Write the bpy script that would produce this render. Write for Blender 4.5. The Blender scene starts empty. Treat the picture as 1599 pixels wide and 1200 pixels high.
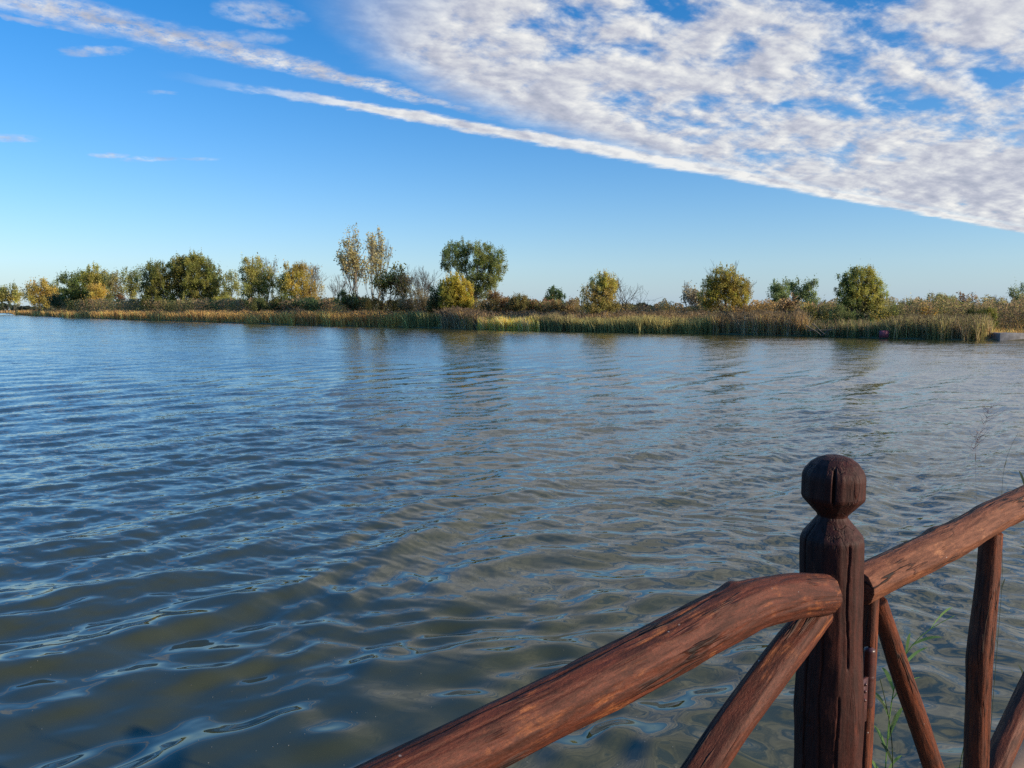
import bpy, math, random
import numpy as np
from mathutils import Vector

R = math.radians
C = bpy.context.scene.collection
rng = np.random.default_rng(7)
random.seed(7)

# ------------------------------------------------------------------ camera
CAM_H = 2.5
PITCH = math.atan((600 - 484) / 1200)          # looking slightly down
cam_d = bpy.data.cameras.new("camera")
cam = bpy.data.objects.new("camera", cam_d)
C.objects.link(cam)
cam.location = (0, 0, CAM_H)
cam.rotation_euler = (R(90) - PITCH, 0, 0)
cam_d.sensor_width = 36
cam_d.lens = 36 * 1200 / 1599
cam_d.clip_start = 0.05
cam_d.clip_end = 20000
sc = bpy.context.scene
sc.camera = cam

# ------------------------------------------------------------------ colour management / render
sc.view_settings.view_transform = 'Standard'
sc.view_settings.look = 'None'
sc.view_settings.exposure = 0.42
sc.view_settings.gamma = 1.0
sc.render.engine = 'CYCLES'
sc.cycles.max_bounces = 6
sc.cycles.diffuse_bounces = 3
sc.cycles.glossy_bounces = 3
sc.cycles.transmission_bounces = 3
sc.cycles.transparent_max_bounces = 6
sc.cycles.use_denoising = False
sc.cycles.sample_clamp_indirect = 4.0

# ------------------------------------------------------------------ sun
SUN_EL = R(17)
SUN_AZ = R(113)                                 # clockwise from +Y: to the right, a little behind the camera
sd = bpy.data.lights.new("sun", 'SUN')
sd.energy = 5.0
sd.angle = R(0.53)
sd.color = (1.0, 0.87, 0.68)
sun = bpy.data.objects.new("sun", sd)
C.objects.link(sun)
sdir = Vector((math.sin(SUN_AZ) * math.cos(SUN_EL), math.cos(SUN_AZ) * math.cos(SUN_EL), math.sin(SUN_EL)))
sun.rotation_euler = sdir.to_track_quat('Z', 'Y').to_euler()
sun.location = sdir * 50

# ------------------------------------------------------------------ node helpers
class NT:
    def __init__(s, tree):
        s.t = tree; s.n = tree.nodes; s.l = tree.links
    def node(s, typ, **kw):
        nd = s.n.new(typ)
        for k, v in kw.items():
            setattr(nd, k, v)
        return nd
    def put(s, sock, v):
        if isinstance(v, bpy.types.NodeSocket):
            s.l.new(v, sock)
        elif v is not None:
            if hasattr(sock.default_value, '__len__') and not hasattr(v, '__len__'):
                v = [v] * len(sock.default_value)
            if hasattr(sock.default_value, '__len__') and len(sock.default_value) == 4 and len(v) == 3:
                v = (*v, 1)
            sock.default_value = v
    def m(s, op, a, b=None, c=None, clamp=False):
        nd = s.node('ShaderNodeMath', operation=op); nd.use_clamp = clamp
        s.put(nd.inputs[0], a)
        if b is not None: s.put(nd.inputs[1], b)
        if c is not None: s.put(nd.inputs[2], c)
        return nd.outputs[0]
    def vm(s, op, a, b=None, scale=None):
        nd = s.node('ShaderNodeVectorMath', operation=op)
        s.put(nd.inputs[0], a)
        if b is not None: s.put(nd.inputs[1], b)
        if scale is not None: s.put(nd.inputs['Scale'], scale)
        return nd.outputs['Value'] if op in ('DOT_PRODUCT', 'LENGTH', 'DISTANCE') else nd.outputs['Vector']
    def ss(s, x, a, b, lo=0.0, hi=1.0, kind='SMOOTHSTEP'):
        nd = s.node('ShaderNodeMapRange', interpolation_type=kind)
        s.put(nd.inputs['Value'], x); s.put(nd.inputs['From Min'], a); s.put(nd.inputs['From Max'], b)
        s.put(nd.inputs['To Min'], lo); s.put(nd.inputs['To Max'], hi)
        return nd.outputs['Result']
    def xyz(s, x, y, z=0.0):
        nd = s.node('ShaderNodeCombineXYZ')
        s.put(nd.inputs[0], x); s.put(nd.inputs[1], y); s.put(nd.inputs[2], z)
        return nd.outputs[0]
    def noise(s, vec, scale, detail=4.0, rough=0.5, lac=2.0, dist=0.0, out='Fac'):
        nd = s.node('ShaderNodeTexNoise')
        s.put(nd.inputs['Vector'], vec)
        s.put(nd.inputs['Scale'], scale); s.put(nd.inputs['Detail'], detail)
        s.put(nd.inputs['Roughness'], rough); s.put(nd.inputs['Lacunarity'], lac); s.put(nd.inputs['Distortion'], dist)
        return nd.outputs[out]
    def mix(s, f, a, b, blend='MIX'):
        nd = s.node('ShaderNodeMix', data_type='RGBA', blend_type=blend)
        s.put(nd.inputs[0], f); s.put(nd.inputs[6], a); s.put(nd.inputs[7], b)
        return nd.outputs[2]
    def ramp(s, f, stops, interp='LINEAR'):
        nd = s.node('ShaderNodeValToRGB')
        nd.color_ramp.interpolation = interp
        e = nd.color_ramp.elements
        while len(e) < len(stops): e.new(0.5)
        for el, (p, c) in zip(e, stops):
            el.position = p
            el.color = (c, c, c, 1) if not hasattr(c, '__len__') else (*c, 1)
        s.put(nd.inputs[0], f)
        return nd.outputs[0]

# ------------------------------------------------------------------ world: daylight sky and a high broken cloud deck
world = bpy.data.worlds.new("World")
sc.world = world
world.use_nodes = True
W = NT(world.node_tree)
W.n.clear()
sky = W.node('ShaderNodeTexSky', sky_type='NISHITA')
sky.sun_disc = False
sky.sun_elevation = SUN_EL
sky.sun_rotation = SUN_AZ
sky.altitude = 0
sky.air_density = 1.0
sky.dust_density = 0.4
sky.ozone_density = 2.2
SKY_K = 0.122
tc = W.node('ShaderNodeTexCoord')
dirv = W.vm('NORMALIZE', tc.outputs['Generated'])
sep = W.node('ShaderNodeSeparateXYZ'); W.put(sep.inputs[0], dirv)
zc = W.m('MAXIMUM', sep.outputs[2], 0.03)
PX = W.m('DIVIDE', sep.outputs[0], zc)
PY = W.m('DIVIDE', sep.outputs[1], zc)
PP = W.xyz(PX, PY, 0)
U = W.vm('DOT_PRODUCT', PP, (0.77, 0.64, 0))
V0 = W.m('ADD', W.vm('DOT_PRODUCT', PP, (0.64, -0.77, 0)), 3.63)
zt_ = W.m('ADD', W.m('MAXIMUM', sep.outputs[2], 0.0), 0.24)     # texture coordinates ease off towards the horizon
PT = W.xyz(W.m('DIVIDE', sep.outputs[0], zt_), W.m('DIVIDE', sep.outputs[1], zt_), 0)
UT = W.vm('DOT_PRODUCT', PT, (0.90, 0.43, 0)); VT = W.vm('DOT_PRODUCT', PT, (0.43, -0.90, 0))
wv = W.xyz(U, V0, 0)
w1 = W.m('MULTIPLY', W.m('SUBTRACT', W.noise(wv, 1.3, 3, 0.55), 0.5), 0.26)
w2 = W.m('MULTIPLY', W.m('SUBTRACT', W.noise(wv, 7.0, 5, 0.65), 0.5), 0.21)
V = W.m('ADD', V0, W.m('ADD', w1, w2))
# main deck
vb = W.m('MULTIPLY', W.ramp(W.m('DIVIDE', U, 10.0), [(0.0, 1.45), (0.10, 1.18), (0.16, 0.72), (0.21, 0.46), (0.28, 0.27), (0.40, 0.10), (0.55, 0.03)]), 1.0)
# ramp colours clip nothing above 1, so keep as is
dk = W.ss(W.m('SUBTRACT', V, vb), -0.05, 0.42)
cells = W.noise(W.xyz(W.m('MULTIPLY', UT, 0.8), VT, 0.3), 12.0, 7, 0.55, 2.1, 0.15)
cellb = W.noise(W.xyz(UT, VT, 4.3), 2.6, 3, 0.5)
fine = W.noise(W.xyz(UT, VT, 7.7), 30.0, 5, 0.6)
# coverage is high close to the deck's leading edge and more broken overhead
cov = W.ss(W.m('SUBTRACT', V0, W.m('MULTIPLY', U, 0.30)), -3.0, 1.9, 0.42, 0.125)
big = W.m('MULTIPLY', W.m('SUBTRACT', cellb, 0.5), 1.05)
dsum = W.m('ADD', W.m('ADD', cells, big), cov)
dsum = W.m('ADD', dsum, W.m('MULTIPLY', W.m('SUBTRACT', fine, 0.5), 0.14))
front = W.m('MULTIPLY', W.ss(W.m('SUBTRACT', V, vb), 1.0, 0.15), W.ss(U, 5.0, 2.5))      # the deck's front edge is thick and closed
dsum = W.m('ADD', dsum, W.m('MULTIPLY', front, 0.22))
for (gx, gy, gr, gk) in ((0.25, 3.0, 0.75, 0.20), (1.25, 3.05, 0.45, 0.14), (2.0, 2.9, 0.4, 0.12)):      # thinner places
    dsum = W.m('SUBTRACT', dsum, W.m('MULTIPLY', W.ss(W.vm('DISTANCE', PP, (gx, gy, 0)), gr, 0.0), gk))
deck = W.m('MULTIPLY', W.ss(dsum, 0.40, 0.72), W.m('MULTIPLY', dk, W.ss(W.m('ADD', U, W.m('MULTIPLY', PX, 0.8)), 0.35, 1.6)))
# leading roll of cloud
wid = W.ss(U, 0.9, 4.0, 0.06, 0.17, 'LINEAR')
lead_c = W.m('ADD', 0.03, wid)
ld = W.m('DIVIDE', W.m('ABSOLUTE', W.m('SUBTRACT', V, lead_c)), wid)
lead = W.m('MULTIPLY', W.ss(ld, 1.25, 0.35), W.ss(U, 0.95, 2.1))
lead = W.m('MULTIPLY', lead, W.ss(W.m('ADD', cells, W.ss(U, 0.9, 3.0, 0.14, 0.5)), 0.42, 0.66))
# thin feathery streak
st_n = W.noise(W.xyz(W.m('MULTIPLY', U, 3.2), W.m('MULTIPLY', V0, 2.4), 1.0), 5.0, 7, 0.7, 2.1, 0.1)
st_w = W.ss(U, 0.2, 2.6, 0.19, 0.05, 'LINEAR')
st = W.ss(W.m('DIVIDE', W.m('ABSOLUTE', W.m('SUBTRACT', V, W.ss(U, 0.3, 2.4, 0.62, 0.42, 'LINEAR'))), st_w), 1.3, 0.1)
streak = W.m('MULTIPLY', W.m('MULTIPLY', st, W.ss(U, 2.9, 1.7)), W.ss(st_n, 0.22, 0.64))
streak = W.m('MULTIPLY', streak, W.ss(U, -0.6, 0.4))
dens = W.m('MAXIMUM', W.m('MAXIMUM', deck, lead), W.m('MULTIPLY', streak, 1.0))
# lone wisps: (X, Y, half-length, half-width, angle, opacity)
for (x, y, a, b, ang, op) in [(-2.93, 4.62, 0.16, 0.10, -18, 0.5), (-2.62, 5.13, 0.12, 0.09, -15, 0.6), (-2.42, 5.25, 0.22, 0.08, -12, 0.4),
                              (-2.08, 5.25, 0.13, 0.06, 0, 0.3), (-1.62, 3.10, 0.14, 0.05, -12, 0.5), (-1.72, 2.75, 0.28, 0.03, 38, 0.4),
                              (-1.62, 3.66, 0.07, 0.04, 10, 0.25), (-0.93, 2.95, 0.12, 0.06, 10, 0.3), (-0.85, 2.72, 0.14, 0.12, 30, 0.45)]:
    ca, sa = math.cos(R(ang)), math.sin(R(ang))
    rel = W.vm('SUBTRACT', PP, (x, y, 0))
    rel = W.vm('ADD', rel, W.vm('SCALE', W.vm('SUBTRACT', W.noise(PP, 9.0, 3, 0.6, out='Color'), (0.5, 0.5, 0.5)), scale=0.12))
    du = W.m('DIVIDE', W.vm('DOT_PRODUCT', rel, (ca, sa, 0)), a)
    dv = W.m('DIVIDE', W.vm('DOT_PRODUCT', rel, (-sa, ca, 0)), b)
    q = W.m('ADD', W.m('MULTIPLY', du, du), W.m('MULTIPLY', dv, dv))
    dens = W.m('MAXIMUM', dens, W.m('MULTIPLY', W.ss(q, 1.6, 0.0), W.m('MULTIPLY', W.ss(fine, 0.25, 0.7), op * 1.3)))
dens = W.m('MULTIPLY', dens, 0.97, clamp=True)
# cloud colour: tops towards the sun are creamy, thick parts grey-lavender
cells2 = W.noise(W.xyz(W.m('ADD', W.m('MULTIPLY', UT, 0.8), 0.012), W.m('ADD', VT, 0.023), 0.3), 12.0, 7, 0.55, 2.1, 0.15)
rel_l = W.m('ADD', W.m('MULTIPLY', W.m('SUBTRACT', cells, cells2), 2.2), 0.62)
rel_l = W.m('SUBTRACT', rel_l, W.m('MULTIPLY', W.ss(dsum, 0.72, 1.15), 0.34))
rel_l = W.m('ADD', rel_l, W.m('MULTIPLY', W.m('SUBTRACT', 1.0, dk), 0.22))
rel_l = W.m('ADD', rel_l, W.m('MULTIPLY', lead, W.ss(ld, -0.4, 1.0, 0.0, 0.3)), clamp=True)
ccol = W.ramp(rel_l, [(0.0, (0.26, 0.29, 0.37)), (0.45, (0.40, 0.415, 0.48)), (0.8, (0.565, 0.575, 0.59)), (1.0, (0.68, 0.675, 0.655))])
skyc = W.vm('MULTIPLY', W.vm('SCALE', sky.outputs[0], scale=SKY_K), (0.92, 0.97, 1.13))
hs = W.node('ShaderNodeHueSaturation')
W.put(hs.inputs['Color'], skyc); hs.inputs['Saturation'].default_value = 1.34; hs.inputs['Value'].default_value = 1.0
haze = W.m('MULTIPLY', W.m('EXPONENT', W.m('MULTIPLY', W.m('ABSOLUTE', sep.outputs[2]), -9.0)), 0.62)
hi = W.vm('SCALE', hs.outputs[0], scale=W.ss(sep.outputs[2], 0.40, 0.80, 1.0, 1.8))  # upper sky, out of view, brightened to lift water reflections and add fill
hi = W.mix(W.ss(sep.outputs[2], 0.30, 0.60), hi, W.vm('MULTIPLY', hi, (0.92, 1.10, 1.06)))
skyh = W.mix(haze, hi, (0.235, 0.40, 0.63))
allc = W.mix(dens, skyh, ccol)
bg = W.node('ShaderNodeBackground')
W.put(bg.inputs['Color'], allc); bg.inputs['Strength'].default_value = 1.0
wo = W.node('ShaderNodeOutputWorld')
W.l.new(bg.outputs[0], wo.inputs[0])
world.cycles.sampling_method = 'MANUAL'
world.cycles.sample_map_resolution = 1024

# ------------------------------------------------------------------ geometry helpers
def ray(px, py):
    d = py - 600
    return (px - 799.5, 1200 * math.cos(PITCH) - d * math.sin(PITCH), -(1200 * math.sin(PITCH) + d * math.cos(PITCH)))

def at(px, py, Y):
    """point seen in direction (px, py) at forward distance Y"""
    rx, ry, rz = ray(px, py); t = Y / ry
    return np.array((rx * t, Y, CAM_H + rz * t))

RAIL_P = np.array((0.690, 1.620)); RAIL_D = np.array((0.772, 0.636)); RAIL_N = np.array((0.636, -0.772))   # N points to the camera side
def onrail(px, py, off=0.0):
    """point on the vertical plane of the railing (off = metres towards the deck)"""
    rx, ry, rz = ray(px, py)
    p0 = RAIL_P + RAIL_N * off
    t = (p0 @ RAIL_N) / (rx * RAIL_N[0] + ry * RAIL_N[1])
    return np.array((rx * t, ry * t, CAM_H + rz * t))

def hash3(i, j, k, s=0):
    h = (i * 374761393 + j * 668265263 + k * 2147483647 + s * 1274126177) & 0xffffffff
    h = ((h ^ (h >> 13)) * 1274126177) & 0xffffffff
    return ((h ^ (h >> 16)) & 0xffff) / 65535.0
def vnoise(p, s=0):
    p = np.asarray(p, float); i = np.floor(p).astype(np.int64); f = p - i; f = f * f * (3 - 2 * f)
    r = 0
    for dx in (0, 1):
        for dy in (0, 1):
            for dz in (0, 1):
                w = (f[..., 0] if dx else 1 - f[..., 0]) * (f[..., 1] if dy else 1 - f[..., 1]) * (f[..., 2] if dz else 1 - f[..., 2])
                r = r + w * hash3(i[..., 0] + dx, i[..., 1] + dy, i[..., 2] + dz, s)
    return r * 2 - 1
def fbm(p, o=4, s=0):
    r = 0; a = 0.5; p = np.asarray(p, float)
    for k in range(o):
        r = r + a * vnoise(p, s + k); p = p * 2.03; a *= 0.5
    return r

class MB:
    """collects quads, builds ONE mesh object"""
    def __init__(s):
        s.v = []; s.q = []; s.c = []; s.w = []; s.n = 0
    def add(s, v, q, c=(0.5, 0.5, 0.5), w=None):
        v = np.asarray(v, float).reshape(-1, 3); q = np.asarray(q, int).reshape(-1, 4)
        s.v.append(v); s.q.append(q + s.n); s.n += len(v)
        c = np.asarray(c, float)
        s.c.append(np.broadcast_to(c, (len(v), 3)) if c.ndim == 1 else c)
        s.w.append(v if w is None else w)
    def box(s, lo, hi, c=(0.5, 0.5, 0.5)):
        x0, y0, z0 = lo; x1, y1, z1 = hi
        v = [(x0, y0, z0), (x1, y0, z0), (x1, y1, z0), (x0, y1, z0), (x0, y0, z1), (x1, y0, z1), (x1, y1, z1), (x0, y1, z1)]
        s.add(v, [(0, 3, 2, 1), (4, 5, 6, 7), (0, 1, 5, 4), (1, 2, 6, 5), (2, 3, 7, 6), (3, 0, 4, 7)], c)
    def tube(s, pts, rad, k=5, c=(0.5, 0.5, 0.5)):
        pts = np.asarray(pts, float); n = len(pts); rad = np.broadcast_to(np.asarray(rad, float), (n,))
        t = np.gradient(pts, axis=0); t /= np.linalg.norm(t, axis=1)[:, None] + 1e-9
        ref = np.array((0.31, 0.95, 0.05)) if abs(t[0][2]) > 0.5 else np.array((0.05, 0.02, 1.0))
        a = np.cross(t, ref); a /= np.linalg.norm(a, axis=1)[:, None] + 1e-9
        b = np.cross(t, a)
        th = np.arange(k) * 2 * math.pi / k
        v = pts[:, None] + rad[:, None, None] * (np.cos(th)[None, :, None] * a[:, None] + np.sin(th)[None, :, None] * b[:, None])
        i = np.arange(n - 1)[:, None] * k; j = np.arange(k)[None]
        q = np.stack([i + j, i + (j + 1) % k, i + k + (j + 1) % k, i + k + j], -1)
        s.add(v, q, c)
    def build(s, name, mat, parent=None, smooth=False, origin=None):
        v = np.concatenate(s.v); q = np.concatenate(s.q); c = np.concatenate(s.c); w = np.concatenate(s.w)
        if origin is not None: v = v - np.asarray(origin, float)
        me = bpy.data.meshes.new(name)
        me.vertices.add(len(v)); me.vertices.foreach_set('co', v.astype(np.float32).ravel())
        me.loops.add(q.size); me.loops.foreach_set('vertex_index', q.astype(np.int32).ravel())
        me.polygons.add(len(q)); me.polygons.foreach_set('loop_start', np.arange(0, q.size, 4, dtype=np.int32))
        me.update(calc_edges=True)
        if smooth: me.polygons.foreach_set('use_smooth', np.ones(len(q), bool))
        at_ = me.color_attributes.new('Col', 'FLOAT_COLOR', 'POINT')
        at_.data.foreach_set('color', np.concatenate([c, np.ones((len(c), 1))], 1).astype(np.float32).ravel())
        aw = me.attributes.new('wc', 'FLOAT_VECTOR', 'POINT')
        aw.data.foreach_set('vector', w.astype(np.float32).ravel())
        me.materials.append(mat)
        o = bpy.data.objects.new(name, me); C.objects.link(o)
        if parent is not None: o.parent = parent
        return o

def tag(o, label=None, cat=None, group=None, kind=None):
    if label: o['label'] = label
    if cat: o['category'] = cat
    if group: o['group'] = group
    if kind: o['kind'] = kind
    return o
def empty(name, loc, label, cat, group=None):
    o = bpy.data.objects.new(name, None); C.objects.link(o)
    o.location = loc; o.empty_display_size = 0.2
    return tag(o, label, cat, group)

# ------------------------------------------------------------------ materials
def newmat(name):
    m = bpy.data.materials.new(name); m.use_nodes = True
    t = NT(m.node_tree); t.n.clear()
    out = t.node('ShaderNodeOutputMaterial')
    return m, t, out

def mat_foliage(name='foliage', trans=0.35, spec=0.25):
    m, t, out = newmat(name)
    at_ = t.node('ShaderNodeAttribute', attribute_name='Col')
    geo = t.node('ShaderNodeNewGeometry')
    b = t.node('ShaderNodeBsdfPrincipled')
    t.put(b.inputs['Base Color'], at_.outputs['Color'])
    b.inputs['Roughness'].default_value = 0.6
    b.inputs['Specular IOR Level'].default_value = spec
    tr = t.node('ShaderNodeBsdfTranslucent'); t.put(tr.inputs['Color'], at_.outputs['Color'])
    mx = t.node('ShaderNodeMixShader'); mx.inputs[0].default_value = trans
    t.l.new(b.outputs[0], mx.inputs[1]); t.l.new(tr.outputs[0], mx.inputs[2]); t.l.new(mx.outputs[0], out.inputs[0])
    return m
def mat_bark():
    m, t, out = newmat('bark')
    at_ = t.node('ShaderNodeAttribute', attribute_name='Col')
    tcx = t.node('ShaderNodeTexCoord')
    n = t.noise(tcx.outputs['Object'], 3.0, 4)
    b = t.node('ShaderNodeBsdfPrincipled')
    t.put(b.inputs['Base Color'], t.mix(n, at_.outputs['Color'], t.vm('SCALE', at_.outputs['Color'], scale=0.55)))
    b.inputs['Roughness'].default_value = 0.85
    t.l.new(b.outputs[0], out.inputs[0])
    return m
def mat_wood(name, c_base, c_worn, c_dark, worn=0.5, rough=0.42, bump=0.5, speck=True, crk=0.93):
    """weathered, painted timber; 'wc' holds (x, y across the grain, z along it) in metres"""
    m, t, out = newmat(name)
    wc = t.node('ShaderNodeAttribute', attribute_name='wc').outputs['Vector']
    gr = t.vm('MULTIPLY', wc, (90, 90, 11))
    grain = t.noise(gr, 1.0, 6, 0.62, 2.1, 0.5)
    gr2 = t.vm('MULTIPLY', wc, (38, 38, 3.2))
    cr = t.noise(gr2, 1.0, 3, 0.5, 2.0, 0.25)
    crack = t.ss(t.m('ABSOLUTE', t.m('SUBTRACT', cr, 0.5)), 0.036, 0.004)
    crm = t.ss(t.noise(t.vm('MULTIPLY', wc, (9, 9, 3)), 1.0, 3, 0.6), 0.48, 0.60)
    crack = t.m('MULTIPLY', crack, crm)
    big = t.noise(t.vm('MULTIPLY', wc, (17, 17, 8)), 1.0, 7, 0.70, 2.0, 0.5)
    wm = t.ss(t.m('ADD', t.m('MULTIPLY', big, 0.75), t.m('MULTIPLY', grain, 0.25)), 0.62 - 0.2 * worn, 0.74 - 0.2 * worn)
    col = t.mix(t.ss(grain, 0.3, 0.72), c_dark, c_base)
    col = t.mix(t.m('MULTIPLY', wm, 0.85), col, t.mix(t.ss(grain, 0.35, 0.6), c_base, c_worn))
    blot = t.noise(t.vm('MULTIPLY', wc, (1, 1, 0.5)), 48.0, 6, 0.75)
    col = t.mix(t.ss(blot, 0.58, 0.75), col, c_dark)
    grit = t.noise(t.vm('MULTIPLY', wc, (1, 1, 0.6)), 260.0, 4, 0.75)
    col = t.vm('SCALE', col, scale=t.ss(grit, 0.3, 0.7, 0.62, 1.22, 'LINEAR'))
    col = t.mix(t.m('MULTIPLY', crack, crk), col, (0.006, 0.004, 0.004))
    kn = t.node('ShaderNodeTexVoronoi'); t.put(kn.inputs['Vector'], t.vm('MULTIPLY', wc, (15, 15, 7))); kn.inputs['Scale'].default_value = 1.0
    kmask = t.m('MULTIPLY', t.ss(kn.outputs['Distance'], 0.30, 0.12), t.ss(t.noise(wc, 7.0, 2), 0.55, 0.62))
    col = t.mix(t.m('MULTIPLY', kmask, 0.75), col, c_dark)
    if speck:
        vo = t.node('ShaderNodeTexVoronoi'); t.put(vo.inputs['Vector'], wc); vo.inputs['Scale'].default_value = 42
        sp = t.m('MULTIPLY', t.ss(vo.outputs['Distance'], 0.10, 0.05), t.ss(t.noise(wc, 11.0, 2), 0.62, 0.68))
        col = t.mix(t.m('MULTIPLY', sp, 0.7), col, (0.45, 0.43, 0.40))
    b = t.node('ShaderNodeBsdfPrincipled')
    t.put(b.inputs['Base Color'], col)
    t.put(b.inputs['Roughness'], t.ss(grain, 0.2, 0.8, rough + 0.25, rough + 0.02))
    b.inputs['Specular IOR Level'].default_value = 0.2
    h = t.m('ADD', t.m('MULTIPLY', grain, 0.6), t.m('ADD', t.m('MULTIPLY', big, 0.7), t.m('ADD', t.m('MULTIPLY', blot, 0.45), t.m('MULTIPLY', grit, 0.30))))
    h = t.m('SUBTRACT', h, t.m('MULTIPLY', crack, 1.6))
    bp = t.node('ShaderNodeBump'); bp.inputs['Strength'].default_value = bump; bp.inputs['Distance'].default_value = 0.004
    t.put(bp.inputs['Height'], h); t.l.new(bp.outputs[0], b.inputs['Normal'])
    t.l.new(b.outputs[0], out.inputs[0])
    return m
def mat_simple(name, c1, c2, scale, rough=0.8, bump=0.3, dist=0.02, detail=6, metallic=0.0):
    m, t, out = newmat(name)
    tcx = t.node('ShaderNodeTexCoord')
    n = t.noise(tcx.outputs['Object'], scale, detail, 0.6)
    b = t.node('ShaderNodeBsdfPrincipled')
    t.put(b.inputs['Base Color'], t.mix(t.ss(n, 0.3, 0.7), c1, c2))
    b.inputs['Roughness'].default_value = rough; b.inputs['Metallic'].default_value = metallic
    bp = t.node('ShaderNodeBump'); bp.inputs['Strength'].default_value = bump; bp.inputs['Distance'].default_value = dist
    t.put(bp.inputs['Height'], n); t.l.new(bp.outputs[0], b.inputs['Normal'])
    t.l.new(b.outputs[0], out.inputs[0])
    return m

M_FOL = mat_foliage('foliage', 0.6)
M_REED = mat_foliage('reed', 0.5)
M_BARK = mat_bark()

# ------------------------------------------------------------------ shoreline: distance of the far bank by direction
SHORE = [(-400, 490.0), (-60, 489.4), (0, 489.6), (14, 489.8), (24, 492.2), (60, 494.3), (100, 496.2), (200, 499.8), (300, 502.6), (370, 504.8), (420, 506.6), (500, 508.8),
         (620, 511.2), (700, 513.3), (780, 515.8), (840, 517.0), (900, 518.2), (1000, 520.2), (1100, 521.6), (1180, 523.6), (1300, 526.2), (1400, 529.5),
         (1500, 531.6), (1560, 532.0), (1600, 532.5), (1750, 536), (2000, 545)]
sx = np.array([s[0] for s in SHORE], float)
sY = np.array([at(s[0], s[1], 1.0) for s in SHORE])         # unit-depth points
sYd = CAM_H / (CAM_H - sY[:, 2])                            # forward distance where the ray meets z = 0
def shoreY(px):
    return 1.0 / np.interp(px, sx, 1.0 / sYd)
def pxy(px, Y):
    """ground X for picture column px at forward distance Y (on the horizon row)"""
    return (np.asarray(px, float) - 799.5) / (1200 * math.cos(PITCH) + 116 * math.sin(PITCH)) * Y

# ground sheet: one star-shaped sheet, lake bed in the middle, land from the shore out to the horizon
m_ground, t, out = newmat('ground_earth')
tcx = t.node('ShaderNodeTexCoord')
n1 = t.noise(tcx.outputs['Object'], 0.05, 6, 0.6); n2 = t.noise(tcx.outputs['Object'], 1.3, 6, 0.7)
colg = t.mix(t.ss(n1, 0.35, 0.65), (0.12, 0.085, 0.035), (0.075, 0.08, 0.03))
colg = t.mix(t.ss(n2, 0.4, 0.7), colg, (0.17, 0.12, 0.055))
b = t.node('ShaderNodeBsdfPrincipled'); t.put(b.inputs['Base Color'], colg); b.inputs['Roughness'].default_value = 0.95
t.l.new(b.outputs[0], out.inputs[0])
azs, Rs = [], []
for px in np.linspace(-400, 2000, 260):
    Y = shoreY(px); X = pxy(px, Y); azs.append(math.atan2(X, Y)); Rs.append(math.hypot(X, Y))
a1, r1 = azs[-1], Rs[-1]; a0, r0 = azs[0], Rs[0]
for a in np.linspace(a1 + 0.05, R(92), 14):
    azs.append(a); Rs.append(np.interp(a, [a1, R(75), R(92)], [r1, 45, 40]))
back = lambda a: 1.4 / max(0.035, -math.cos(a))
for a in np.linspace(R(93), R(267), 60):
    azs.append(a); Rs.append(min(back(a), 40))
for a in np.linspace(R(268), 2 * math.pi + a0 - 0.03, 20):
    azs.append(a); Rs.append(np.interp(a, [R(268), R(300), 2 * math.pi + a0], [60, 250, r0]))
azs = np.array(azs); Rs = np.array(Rs)
rings = [(-8, -1.2), (-2.0, -0.7), (-0.6, -0.12), (0.3, 0.12), (2, 0.25), (8, 0.35), (30, 0.45), (120, 0.5), (600, 0.6), (2500, 0.6), (9000, 0.6)]
g = MB(); vv = [(0.0, 0.0, -1.2)]
nA = len(azs)
verts = []
for (dr, z) in rings:
    rr = np.maximum(Rs + dr, 0.25 * Rs) if dr < 0 else Rs + dr
    verts.append(np.stack([np.sin(azs) * rr, np.cos(azs) * rr, np.full(nA, z)], 1))
verts = np.concatenate(verts)
qs = []
for k in range(len(rings) - 1):
    i = np.arange(nA); j = (i + 1) % nA
    qs.append(np.stack([k * nA + j, k * nA + i, (k + 1) * nA + i, (k + 1) * nA + j], 1))
g.add(verts, np.concatenate(qs))
half = nA // 2                                             # lake bed, fan closed as quads
cen = np.array([[0, 0.3, -1.2]])
g.add(np.concatenate([verts[:nA], cen]), [(i, (i + 1) % nA, (i + 2) % nA, nA) for i in range(0, nA - 1, 2)])
tag(g.build('ground', m_ground, smooth=True), kind='structure')

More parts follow.
